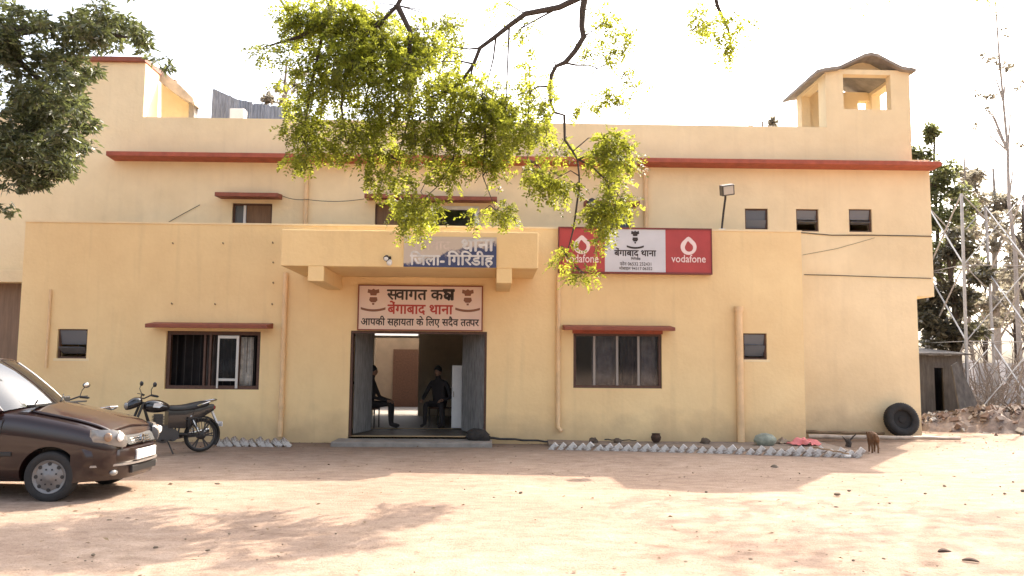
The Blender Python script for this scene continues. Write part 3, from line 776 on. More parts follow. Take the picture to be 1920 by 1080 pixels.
# ------------------------------------------------------------------ lamps and wires
b0 = P(1353, 431, .1); b1 = P(1357, 395, 0); b2 = P(1360, 372, -.15); hd = P(1363, 356, -.25)
fl = thing('flood_lamp', 'flood lamp on a bent black arm standing on the parapet right of the red board', 'lamp', (b0.x, b0.y, FZ+.035))
q = MB(); q.tube([(b0.x, .1, FZ+.03), (b0.x+.01, .09, b0.z+.1), b1, b2, (hd.x-.02, hd.y+.03, hd.z-.05)], .022, 8); q.build('arm', M['iron'], fl, smooth=True)
q = MB(); q.obox(hd, (.125,0,.02), (0,.10,.03), (-.012,-.03,.10)); h2 = q.build('lamp_head', mat('grey_lamp_body', (.09,.08,.07), .4, metal=.3), fl, bevel=.012)
q = MB(); q.obox(hd+Vector((0,-.108,-.03)), (.095,0,.015), (0,.006,.002), (-.01,-.025,.075)); q.build('lens', mat('lens', (.5,.45,.38), .2), h2)
q = MB(); q.box(b0.x-.06, b0.x+.06, .04, .17, FZ+.035, FZ+.06); q.build('foot', M['white'], fl)
c = P(1110, 379, YR-.45)
l2 = thing('wall_lamp', 'round pale lamp under the hood behind the left end of the red board', 'lamp', (c.x, YR-.42, c.z))
q = MB(); q.lathe([(.02, .09), (.07, .06), (.11, 0), (.11, -.02), (.095, -.03)], c, (0,0,1), 20); q.build('shade', M['iron'], l2, smooth=True)
q = MB(); q.ell(c+Vector((0,0,-.03)), (.09,.09,.05), 16, 8); q.build('globe', M['white'], l2, smooth=True)
c = P(728, 485, YK-.08)
l3 = thing('spot_lamp', 'small twin spot lamp on the canopy front beside the blue board', 'lamp', (c.x, YK, c.z))
q = MB(); q.box(c.x-.04, c.x+.04, YK-.02, YK, c.z-.05, c.z+.05); q.build('bracket', M['iron'], l3)
for dx, dz in ((-.03, .045), (.03, -.035)):
    q = MB(); a = Vector((c.x+dx, YK-.02, c.z+dz)); q.tube([a, a+Vector((.01*dx, -.05, -.01)), a+Vector((0, -.13, -.05))], [.018, .035, .05], 12)
    h2 = q.build('lamp_head', M['iron'] if dx < 0 else M['white'], l3, smooth=True)
    q = MB(); q.ell(a+Vector((0, -.132, -.052)), (.04, .02, .04), 12, 6); q.build('lens', M['white'], h2, smooth=True)

def cable(name, label, pts, r=.008, sag=0.0, group=None):
    pts = [Vector(p) for p in pts]; full = []
    for i in range(len(pts)-1):
        for k in range(8):
            u = k/8; p = pts[i].lerp(pts[i+1], u); p.z -= sag*4*u*(1-u); full.append(p)
    full.append(pts[-1])
    q = MB(); q.tube(full, r, 6); o = q.build(name, M['wire'], None, smooth=True)
    return tag(o, label, 'cable', group)
yw = YR-.015
cable('cable', 'thin cable along the right wall just below the three small upper windows', [P(1500, 436, yw), P(1560, 441, yw), P(1640, 441, yw), P(1748, 443, yw)], .011)
cable('cable', 'thin cable along the right wall, the lower one at mid height', [P(1508, 515, yw), P(1560, 516, yw), P(1640, 519, yw), P(1746, 522, yw)], .009)
cable('cable', 'slack cable strung along the upper wall between the left hood and the next window', [P(522, 364, yw), P(575, 374, YR-.13), P(683, 373, yw)], .007, .05)
cable('cable', 'short slanting cable above the left end of the terrace parapet', [P(310, 420, yw), P(345, 400, yw), P(375, 384, yw)], .006)
cable('cable', 'faint slanting cable below the small upper windows', [P(1505, 478, yw), P(1570, 466, yw), P(1640, 446, yw)], .004)
# hooks left on the plaster
for px, py in ((325, 457), (419, 457), (323, 570), (404, 571), (512, 456), (513, 493), (513, 531), (511, 571)):
    c = P(px, py, 0); q = MB(); q.tube([c, c+Vector((0,-.03,0)), c+Vector((0,-.045,.02))], .012, 6)
    q.build('hook', M['bamboo'], B)

# ------------------------------------------------------------------ tin sheets on the roof behind the parapet
rz = ZP0-.8
def tin(px0, px1, ytop0, ytop1, Y, label, seed):
    x0, x1 = X(px0, 200, Y), X(px1, 200, Y); z0 = rz; rg = random.Random(seed)
    k = max(10, int((x1-x0)/.045)); vs = []
    for i in range(k+1):
        u = i/k; x = x0+(x1-x0)*u; zt = Z(ytop0+(ytop1-ytop0)*u, px0, Y)+rg.uniform(-.04, .04)*(i % 5 == 0)
        y = Y+.02*(i % 2)
        vs += [(x, y, z0), (x, y+.04, zt)]
    q = MB(); q.add(vs, [(2*i, 2*i+2, 2*i+3, 2*i+1) for i in range(k)])
    o = q.build('tin_sheet', M['tin'], None); s_ = o.modifiers.new('thick', 'SOLIDIFY'); s_.thickness = .008
    tag(o, label, 'tin sheet'); return o
M['tin'] = mat('blue_grey_tin', (.22,.23,.26), .55, metal=.3, var=.35, scale=4, stretch=(5,5,.8))
tin(396, 447, 164, 186, 4.6, 'tall slanted grey tin sheet on the roof, nearest the stair tower', 1)
tin(446, 472, 186, 190, 4.9, 'small dark tin sheet on the roof between two grey ones', 2)
tin(458, 545, 190, 200, 5.3, 'long low grey tin sheet on the roof beside the hanging foliage', 3)
q = MB(); a = P(446, 214, 4.4); q.box(a.x-.18, a.x+.18, 4.3, 4.6, rz, Z(205, 446, 4.4)); o = q.build('roof_block', M['white'], None, bevel=.02); tag(o, 'small whitewashed block on the roof in front of the tin sheets', 'block')
# ------------------------------------------------------------------ kerb of tilted whitewashed bricks
def brick_mesh():
    q = MB(); q.box(-.115, .115, -.055, .055, -.048, .048); return q
M['lime'] = mat('limewashed_brick', (.24,.18,.14), .9, col2=(.60,.56,.52), scale=11, bump=.6, bscale=30, tfac=(.40,.56))
proto = brick_mesh().build('kerb_brick', M['lime'], None, bevel=.008)
first = True
def kerb(a, b_, n, group, label, tilt0, jit, skip=()):
    global first
    a, b_ = Vector(a), Vector(b_); d = (b_-a).normalized(); ang = math.atan2(d.y, d.x)
    for i in range(n):
        if i in skip: continue
        p = a.lerp(b_, i/(n-1)); o = proto if first else proto.copy()
        if not first: COL.objects.link(o)
        first = False
        tl = tilt0+rng.uniform(-jit, jit)
        o.rotation_euler = (0, tl, ang+rng.uniform(-.1, .1)); o.location = (p.x, p.y+rng.uniform(-.015, .015), .05+rng.uniform(-.03, .014))
        o.scale = (rng.uniform(.8,1.1), 1, rng.uniform(.85,1.2)); tag(o, label, 'brick', group)
ka, kb = G(1036, 843), G(1610, 858)
kerb(ka, kb, 33, 'tilted bricks edging the bed right of the gate', 'whitewashed brick set on its corner in the row right of the gate', -.75, .16)
ka2, kb2 = G(412, 836), G(536, 837)
kerb(ka2, kb2, 9, 'tilted bricks edging the bed left of the gate', 'whitewashed brick set on its corner in the row left of the gate', .75, .2)
# raised earth behind the kerbs
mb = MB(); e0, e1 = G(1030, 838), G(1612, 853)
mb.hexa([(e0.x,e0.y+.1,-.05),(e1.x,e1.y+.1,-.05),(e1.x,-.003 if e1.x < FX1 else YR-.3,-.05),(e0.x,-.003,-.05),(e0.x,e0.y+.1,.05),(e1.x,e1.y+.1,.05),(e1.x,-.003 if e1.x < FX1 else YR-.3,.085),(e0.x,-.003,.085)])
M['soil'] = mat('bed_soil', (.25,.19,.145), .95, var=.3, scale=9, bump=.6)
tag(mb.build('soil_bed', M['soil'], None), kind='structure')
# loose things in the bed
def rock(name, label, c, s_, m, seed, cat='stone', group=None):
    rg = random.Random(seed); q = MB(); q.ell((0,0,0), s_, 10, 7, .22, rg); o = q.build(name, m, None, smooth=True, angle=35)
    o.location = c; o.rotation_euler = (0, 0, rg.uniform(0, 6)); return tag(o, label, cat, group)
M['rock'] = mat('brown_stone', (.12,.085,.06), .95, var=.35, scale=9, bump=.6)
M['clay'] = mat('burnt_clay', (.065,.035,.022), .95, var=.3, scale=9, bump=.4)
for i, (px, py, w_, lab) in enumerate(((1113, 822, .09, 'small dark stone in the bed, left one below the right window'), (1158, 826, .085, 'brown stone in the bed below the right window'),
                     (1322, 829, .10, 'flat grey stone in the bed left of the thick drain pipe'))):
    c = P(px, py, -.3); rock('stone', lab, (c.x, -.3, .085), (w_, w_*.8, w_*.75), M['rock'], 20+i)
c = P(1230, 822, -.3); o = MB(); o.lathe([(.05, 0), (.085, .04), (.10, .10), (.075, .15), (.085, .17), (.06, .17), (.055, .12)], (c.x, -.3, .07), (0,0,1), 18)
po = o.build('clay_pot', M['clay'], None, smooth=True); tag(po, 'round dark clay pot in the bed under the right end of the window', 'pot')
# sack, cloth, slipper-like scraps
c = G(1440, 842); q = MB(); rg = random.Random(5); q.ell((0,0,0), (.21,.16,.13), 16, 10, .07, rg); o = q.build('sack', mat('grey_green_sack', (.27,.28,.22), .9, var=.3, scale=6, bump=.5), None, smooth=True); o.location = (c.x, c.y+.15, .15); tag(o, 'slumped grey green sack behind the brick row', 'sack')
def rag(name, label, c, w, d, h, m, seed):
    rg = np.random.RandomState(seed); n = 16; vs = []
    ph = rg.uniform(0, 6, 6)
    for j in range(n):
        for i in range(n):
            u, v = i/(n-1)-.5, j/(n-1)-.5
            rr = 1+.25*sin(5*math.atan2(v, u)+ph[0])
            z = h*math.exp(-(u*u+v*v)*5)*(.7+.5*sin(9*u+ph[1])*sin(8*v+ph[2])) + .02*sin(20*u+ph[3])*cos(17*v+ph[4])
            vs.append((u*w*rr, v*d*rr, max(0.006, z)))
    q = MB(); q.add(vs, [(j*n+i, j*n+i+1, (j+1)*n+i+1, (j+1)*n+i) for j in range(n-1) for i in range(n-1)])
    o = q.build(name, m, None, smooth=True, angle=60); o.location = c; s_ = o.modifiers.new('thick', 'SOLIDIFY'); s_.thickness = .008
    return tag(o, label, 'cloth')
c = G(1512, 842); rag('cloth', 'crumpled pink cloth lying behind the brick row', (c.x, c.y+.12, .07), .48, .38, .17, mat('pink_cloth', (.72,.22,.20), .9, var=.15, scale=8), 3)
c = G(1478, 840); rag('cloth', 'crumpled brown rag between the sack and the pink cloth', (c.x, c.y+.25, .07), .3, .25, .10, mat('brown_rag', (.30,.22,.15), .9, var=.2), 8)

# bamboo poles on the ground
def pole(name, label, a, b_, r, m=None):
    q = MB(); a, b_ = Vector(a), Vector(b_); n = 9; q.tube([a.lerp(b_, i/n)+Vector((0,0,.008*sin(i*2.1))) for i in range(n+1)], [r*(1-.25*i/n)*(1.12 if i % 2 else 1) for i in range(n+1)], 8)
    return tag(q.build(name, m or M['bamboo'], None, smooth=True), label, 'pole')
g0, g1 = G(1515, 822, .06), G(1800, 822, .05)
pole('bamboo_pole', 'long pale pole on the ground running past the leaning tyre', (g0.x, g0.y, .10), (g1.x, g1.y, .05), .045, mat('pale_pole', (.40,.32,.25), .7, var=.3, scale=5))
g0, g1 = G(1512, 812, .1), G(1650, 811, .1)
pole('bamboo_pole', 'dark pole lying close to the wall behind the small dog', (g0.x, YR-.12, .12), (g1.x, YR-.12, .10), .035)
g0 = G(905, 812, .05); g1 = G(1032, 823, .05)
pole('bamboo_pole', 'thin dark pole on the ground against the wall right of the gate', (X(912), -.12, .12), (X(1036), -.18, .06), .022, M['iron'])
pole('stick', 'thin stick on the bed under the right window', (X(1130), -.22, .11), (X(1188), -.25, .10), .012, M['iron'])
pole('stick', 'thin stick lying on top of the brick row beside the pink cloth', G(1525, 838, .2), G(1592, 851, .12), .014)
# twig stump beside the dog
c = G(1590, 838); q = MB(); q.tube([(c.x, c.y, 0), (c.x+.02, c.y, .08), (c.x-.02, c.y, .14)], [.06, .055, .045], 8); q.tube([(c.x, c.y, .08), (c.x+.12, c.y+.02, .2), (c.x+.17, c.y, .25)], [.02, .014, .008], 6); q.tube([(c.x-.01, c.y, .1), (c.x-.1, c.y+.02, .2)], [.016, .007], 6)
tag(q.build('tree_stump', M['bark'], None, smooth=True), 'short dark stump with twigs at the right end of the brick row', 'stump')
c = G(1583, 858); rock('stone', 'pale flat stone at the right end of the brick row', (c.x, c.y, .02), (.11,.08,.045), M['lime'], 44)

# leaning tyre
ct = G(1690, 812); r_ = .36
ct = P(1690, 785, YR-.3)
ty = thing('truck_tyre', 'large black tyre leaning against the wall near its right corner', 'tyre', (ct.x, YR-.34, 0))
tl = R(14); ax = Vector((0, -cos(tl), sin(tl))); cc = Vector((ct.x, YR-.30, r_*cos(tl)+.055))
pr = [(r_*.56, -.07), (r_*.60, -.095), (r_*.80, -.115), (r_*.93, -.10), (r_, -.07), (r_, .07), (r_*.93, .10), (r_*.80, .115), (r_*.60, .095), (r_*.56, .07)]
q = MB(); q.lathe(pr, cc, ax, 44, closed=True); q.build('casing', M['rubber'], ty, smooth=True, angle=50)
q = MB(); u = ax.orthogonal().normalized(); v = ax.cross(u)
for k in range(44):
    a = 2*pi*k/44; d = u*cos(a)+v*sin(a); t_ = v*cos(a)-u*sin(a)
    q.obox(cc+d*(r_+.003), d*.006, t_*.016, ax*.062)
q.build('tread', M['rubber'], ty)
q = MB(); q.lathe([(r_*.565, .03), (r_*.50, .0), (r_*.22, .01), (r_*.20, .05), (.02, .052)], cc, ax, 32); q.build('rim', mat('rusty_dark_rim', (.015,.012,.010), .8, var=.3), ty, smooth=True)
# ------------------------------------------------------------------ car
FH = Vector((sin(YAW), cos(YAW), 0))
paint = mat('maroon_metallic_paint', (.020,.0075,.006), .32, metal=0, var=.12, scale=3, coat=.75, spec=.2)
paint.node_tree.nodes['Principled BSDF'].inputs['Coat IOR'].default_value = 1.45; paint.node_tree.nodes['Principled BSDF'].inputs['Coat Roughness'].default_value = .05; paint.node_tree.nodes['Principled BSDF'].inputs['Coat Weight'].default_value = 1
M['lamp_glass'] = mat('clear_lamp_glass', (.20,.185,.17), .10, var=.06, scale=3, spec=.8, coat=.6)
def bake(o):
    bpy.context.view_layer.update()
    me = bpy.data.meshes.new_from_object(o.evaluated_get(bpy.context.evaluated_depsgraph_get()))
    o.modifiers.clear(); old = o.data; o.data = me; bpy.data.meshes.remove(old)
def car():
    gw = G(90, 941)
    loc = gw + FH*.68; loc.z = 0
    c = thing('parked_car', 'dark maroon small hatchback parked at the left edge of the yard', 'car', loc, -YAW+R(1.5))
    def ring(x, w, zb, zs, zt):
        h = [(0,zb),(w*.80,zb),(w*.95,zb+.05),(w*.99,zb+.16),(w,(zb+zs)/2+.03),(w*.99,zs-.09),(w*.955,zs-.015),(w*.82,zs+(zt-zs)*.45),(w*.45,zt-.02),(0,zt)]
        return [Vector((x, y, z)) for y, z in h]+[Vector((x, -y, z)) for y, z in h[-2:0:-1]]
    st = [(.655,.40,.36,.56,.60),(.64,.54,.27,.62,.67),(.58,.65,.22,.70,.765),(.44,.715,.20,.77,.855),(.2,.745,.19,.83,.935),(-.1,.755,.19,.88,1.0),(-.34,.76,.19,.925,1.055),
          (-.62,.765,.19,.955,1.03),(-1.5,.77,.19,.965,1.0),(-2.2,.765,.19,.97,1.0),(-2.65,.74,.22,.96,.99),(-2.84,.68,.3,.9,.94),(-2.88,.55,.36,.82,.86)]
    q = MB(); q.loft([ring(*s_) for s_ in st]); b = q.build('body', paint, c, smooth=True, local=True, sub=2)
    cut = MB()
    for x in (0, -2.38):
        for y in (-1, 1): cut.tube([(x, y*.50, .28), (x, y*.9, .28)], .325, 40)
    co = cut.build('cut', M['black'], None)
    co.matrix_world = c.matrix_basis
    mo = b.modifiers.new('arches', 'BOOLEAN'); mo.object = co; mo.operation = 'DIFFERENCE'; mo.solver = 'EXACT'
    bake(b); bpy.data.objects.remove(co)
    b.data.set_sharp_from_angle(angle=R(45))
    if len(b.data.materials) > 1: pass
    # bonnet panel sits a little proud of the body, leaving a shut line
    def top(x, u):
        for i in range(len(st)-1):
            if st[i][0] >= x >= st[i+1][0]:
                k = (st[i][0]-x)/(st[i][0]-st[i+1][0]); w, zs, zt = [st[i][j]*(1-k)+st[i+1][j]*k for j in (1,3,4)]; break
        y = u*w*.80; a = abs(u)
        z = zt-.02*min(1, a/.56) if a < .56 else (zt-.02)*(1-(a-.56)/.44)+(zs+(zt-zs)*.45)*((a-.56)/.44)
        return Vector((x, y, z+.004))
    q = MB(); nx, nu = 14, 13
    vs = [top(.56-.86*i/(nx-1) - .02*0, -1+2*j/(nu-1)) for i in range(nx) for j in range(nu)]
    q.add(vs, [(i*nu+j, i*nu+j+1, (i+1)*nu+j+1, (i+1)*nu+j) for i in range(nx-1) for j in range(nu-1)])
    o = q.build('bonnet', paint, c, smooth=True, local=True, sub=1); s_ = o.modifiers.new('t', 'SOLIDIFY'); s_.thickness = .016; s_.offset = 0
    # bumper
    q = MB(); rings = []
    for k in range(25):
        y = -.735+1.47*k/24; a = abs(y)/.735; x = .735-.30*a**4-.05*a*a
        rings.append([Vector((x+dx, y, z)) for dx, z in ((-.16,.56),(-.05,.575),(0,.55),(.012,.47),(.0,.40),(-.02,.385),(-.01,.30),(-.04,.22),(-.16,.21))])
    q.loft(rings); bp = q.build('bumper', paint, c, smooth=True, local=True, angle=50)
    q = MB(); rings = []
    for k in range(25):
        y = -.70+1.40*k/24; a = abs(y)/.735; x = .742-.30*a**4-.05*a*a
        rings.append([Vector((x+dx, y, z)) for dx, z in ((-.03,.395),(.008,.393),(.008,.372),(-.03,.37))])
    q.loft(rings); q.build('rub_strip', mat('silver_strip', (.34,.30,.27), .4, metal=.4), bp, local=True)
    q = MB(); q.box(.715, .752, -.26, .26, .415, .53); q.build('number_plate', M['white'], bp, local=True, bevel=.006)
    q = MB(); q.box(.68, .731, -.33, .33, .27, .355); q.build('air_intake', M['black'], bp, local=True, bevel=.01)
    for y in (-.53, .53):
        q = MB(); q.ell((.61, y, .30), (.04,.07,.035), 16, 8); q.build('fog_lamp', M['lamp_glass'], bp, smooth=True, local=True)
    # grille and badge, head lamps
    q = MB(); q.hexa([(.60,-.36,.60),(.695,-.36,.585),(.695,.36,.585),(.60,.36,.60),(.60,-.40,.70),(.648,-.38,.672),(.648,.38,.672),(.60,.40,.70)])
    gr = q.build('grille', M['black'], c, local=True, bevel=.01)
    q = MB()
    for z, x in ((.607,.69),(.632,.677),(.657,.664)): q.tube([(x-.03,-.35,z),(x,-.2,z),(x+.008,0,z),(x,.2,z),(x-.03,.35,z)], .006, 6)
    q.build('grille_bars', M['chrome'], gr, local=True)
    q = MB(); q.lathe([(.052,-.012),(.052,.012),(.04,.014),(.04,-.014)], (.692,0,.637), (1,0,.3), 20, closed=True); q.build('badge', M['chrome'], gr, local=True)
    for s_ in (-1, 1):
        q = MB(); n = 9; rg_ = []
        for k in range(n):
            u = k/(n-1); y = .43+.265*u; x = .682-.02*u-.20*u**2.2; hh = .046+.045*sin(pi*min(1, .25+u*.62)); zc = .655+.06*u
            rg_.append([Vector((x-.06, s_*y, zc+hh)), Vector((x-.022, s_*y, zc+hh)), Vector((x+.018, s_*y, zc+hh*.3)), Vector((x+.022, s_*y, zc-hh*.4)), Vector((x+.005, s_*y, zc-hh)), Vector((x-.06, s_*y, zc-hh))])
        q.loft(rg_); hl = q.build('headlight', M['lamp_glass'], c, smooth=True, local=True, angle=60)
        q = MB(); q.ell((.668, s_*.53, .695), (.022,.075,.052), 16, 10); q.build('reflector', M['white'], hl, smooth=True, local=True)  # reflector in plain white, so the lamp's glare is painted in
        q = MB(); q.ell((.585, s_*.655, .70), (.045,.030,.050), 12, 8); q.build('indicator', mat('amber_lens', (.30,.19,.12), .2), hl, smooth=True, local=True)
    # cabin
    def wsx(u, v): # windscreen surface
        a = Vector((-.335-.25*u*u, .69*u, 1.052-.075*u*u)); b_ = Vector((-1.02-.13*u*u, .545*u, 1.548-.05*u*u))
        p = a.lerp(b_, v); p += Vector((.5,0,.8))*.05*v*(1-v)*2; return p
    nu, nv = 17, 9
    q = MB(); q.add([wsx(-1+2*j/(nu-1), i/(nv-1)) for i in range(nv) for j in range(nu)], [(i*nu+j, i*nu+j+1, (i+1)*nu+j+1, (i+1)*nu+j) for i in range(nv-1) for j in range(nu-1)])
    M['screen'] = glassmat('windscreen_glass', (.55,.6,.6), .25, (.05,.055,.06), .02, 2.3)
    q.build('windscreen', M['screen'], c, smooth=True, local=True)
    q = MB(); nx = 8
    q.add([Vector((-1.02-.13*u*u-(1.36)*i/(nx-1)*(1-.0*u), .545*u*(1-.03*i/(nx-1)), 1.548-.05*u*u+.022*sin(pi*i/(nx-1))-.03*(i/(nx-1))**2)) for i in range(nx) for u in [-1+2*j/(nu-1) for j in range(nu)]],
          [(i*nu+j, i*nu+j+1, (i+1)*nu+j+1, (i+1)*nu+j) for i in range(nx-1) for j in range(nu-1)])
    o = q.build('roof', paint, c, smooth=True, local=True); s_ = o.modifiers.new('t', 'SOLIDIFY'); s_.thickness = .03; s_.offset = 0
    for s_ in (-1, 1):
        q = MB(); q.tube([wsx(s_*1.0, k/6)+Vector((0, s_*.012, -.005)) for k in range(7)], .032, 8)
        T_ = lambda x, k: Vector((x, s_*(.725*(1-k)+.548*k), .985*(1-k)+1.50*k))
        q.beam(T_(-1.50,0), T_(-1.56,1), .05, .07, (1,0,0)); q.beam(T_(-2.42,0), T_(-2.34,1), .05, .16, (1,0,0)); q.beam(T_(-2.78,0)*1, Vector((-2.42, s_*.5, 1.47)), .06, .10, (1,0,0))
        q.tube([T_(-.62,0), T_(-2.8,0)], .022, 6); q.tube([wsx(s_*1.0, 1), T_(-1.6,1), T_(-2.4,.98)], .026, 6)
        q.build('pillar', paint, c, smooth=True, local=True)
    for s_ in (-1, 1):
        T_ = lambda x, k: Vector((x, s_*(.72*(1-k)+.545*k), .985*(1-k)+1.49*k))
        for pts in ([T_(-.62,0), T_(-1.47,0), T_(-1.53,1), T_(-1.17,1)], [T_(-1.53,0), T_(-2.36,0), T_(-2.30,1), T_(-1.59,1)]):
            q = MB(); q.prism(pts, (0, -s_*.005, 0)); q.build('side_window', M['screen'], c, local=True)
        q = MB(); q.obox((-.66, s_*.80, 1.03), (.035,0,.01), (0,.085,0), (0,0,.055)); q.beam((-.68, s_*.70, .98), (-.67, s_*.75, 1.01), .04, .04); q.build('door_mirror', M['black'], c, local=True, bevel=.02)
        q = MB()
        for pts in ([(-.52,.9),(-.56,.6),(-.55,.28)], [(-1.50,.93),(-1.51,.6),(-1.49,.26)], [(-2.36,.93),(-2.2,.7),(-2.05,.62)]):
            q.tube([(x, s_*(.765 if z < .85 else .752), z) for x, z in pts], .0045, 5)
        q.build('door_seam', M['black'], c, local=True)
        for x in (-1.36, -2.2):
            q = MB(); q.beam((x-.075, s_*.777, .84), (x+.075, s_*.777, .845), .02, .03); q.build('door_handle', M['black'], c, local=True, bevel=.008)
        q = MB(); q.box(-2.05, -.40, s_*.755, s_*.775, .50, .545); q.build('side_strip', M['black'], c, local=True, bevel=.006)
    q = MB(); q.prism([(-2.80,-.62,1.0), (-2.80,.62,1.0), (-2.43,.46,1.45), (-2.43,-.46,1.45)], (-.006,0,0)); q.build('rear_window', M['screen'], c, local=True)
    for s_ in (-1, 1):
        q = MB(); q.box(-1.62, -1.50, s_*.33-.21, s_*.33+.21, .9, 1.20); q.box(-1.60, -1.52, s_*.33-.1, s_*.33+.1, 1.20, 1.36); q.build('seat', M['dark'], c, local=True, bevel=.03)
        q = MB(); q.ell((-2.86, s_*.60, .80), (.05,.09,.14), 12, 8); q.build('tail_light', mat('red_lamp', (.35,.02,.02), .2), c, smooth=True, local=True)
    q = MB(); q.tube([(-.36,-.40,1.062),(-.52,-.05,1.125),(-.6,.20,1.19)], .008, 6); q.tube([(-.34,.1,1.064),(-.45,.35,1.10),(-.55,.55,1.12)], .008, 6)
    q.box(-.37, -.27, -.58, .58, 1.028, 1.046); q.build('wiper', M['black'], c, local=True)
    # wheels
    def wheel(x, s_):
        wh = thing('wheel', None, None, (x, s_*.66, .275)); wh.parent = c
        q = MB(); q.lathe([(.185,-.07),(.20,-.082),(.245,-.085),(.268,-.07),(.275,-.045),(.275,.045),(.268,.07),(.245,.085),(.20,.082),(.185,.07)], (0,0,0), (0,1,0), 40, closed=True); q.build('tyre', M['rubber'], wh, smooth=True, local=True)
        q = MB(); ax = (0, s_, 0)
        q.lathe([(.19,-.05),(.192,.062),(.18,.072),(.165,.066),(.15,.058),(.12,.066),(.06,.072),(.05,.08),(.02,.083)], (0,0,0), ax, 40)
        q.cur = 1
        for k in range(8):
            a = 2*pi*k/8; q.tube([(cos(a)*.142, s_*.052, sin(a)*.142), (cos(a)*.142, s_*.0675, sin(a)*.142)], .021, 10)
        for k in range(8):
            a = 2*pi*(k+.5)/8; q.tube([(cos(a)*.085, s_*.06, sin(a)*.085), (cos(a)*.085, s_*.0745, sin(a)*.085)], .010, 8)
        q.build('rim', [mat('dull_silver_wheel', (.19,.178,.17), .45, metal=.5), M['black']], wh, smooth=True, local=True)
    for x in (0, -2.38):
        for s_ in (-1, 1): wheel(x, s_)
    for x in (0, -2.38):
        q = MB(); q.tube([(x,-.6,.275),(x,.6,.275)], .06, 8); q.box(x-.32, x+.32, -.52, .52, .2, .62); q.build('underbody', M['black'], c, local=True)
    return c
car()

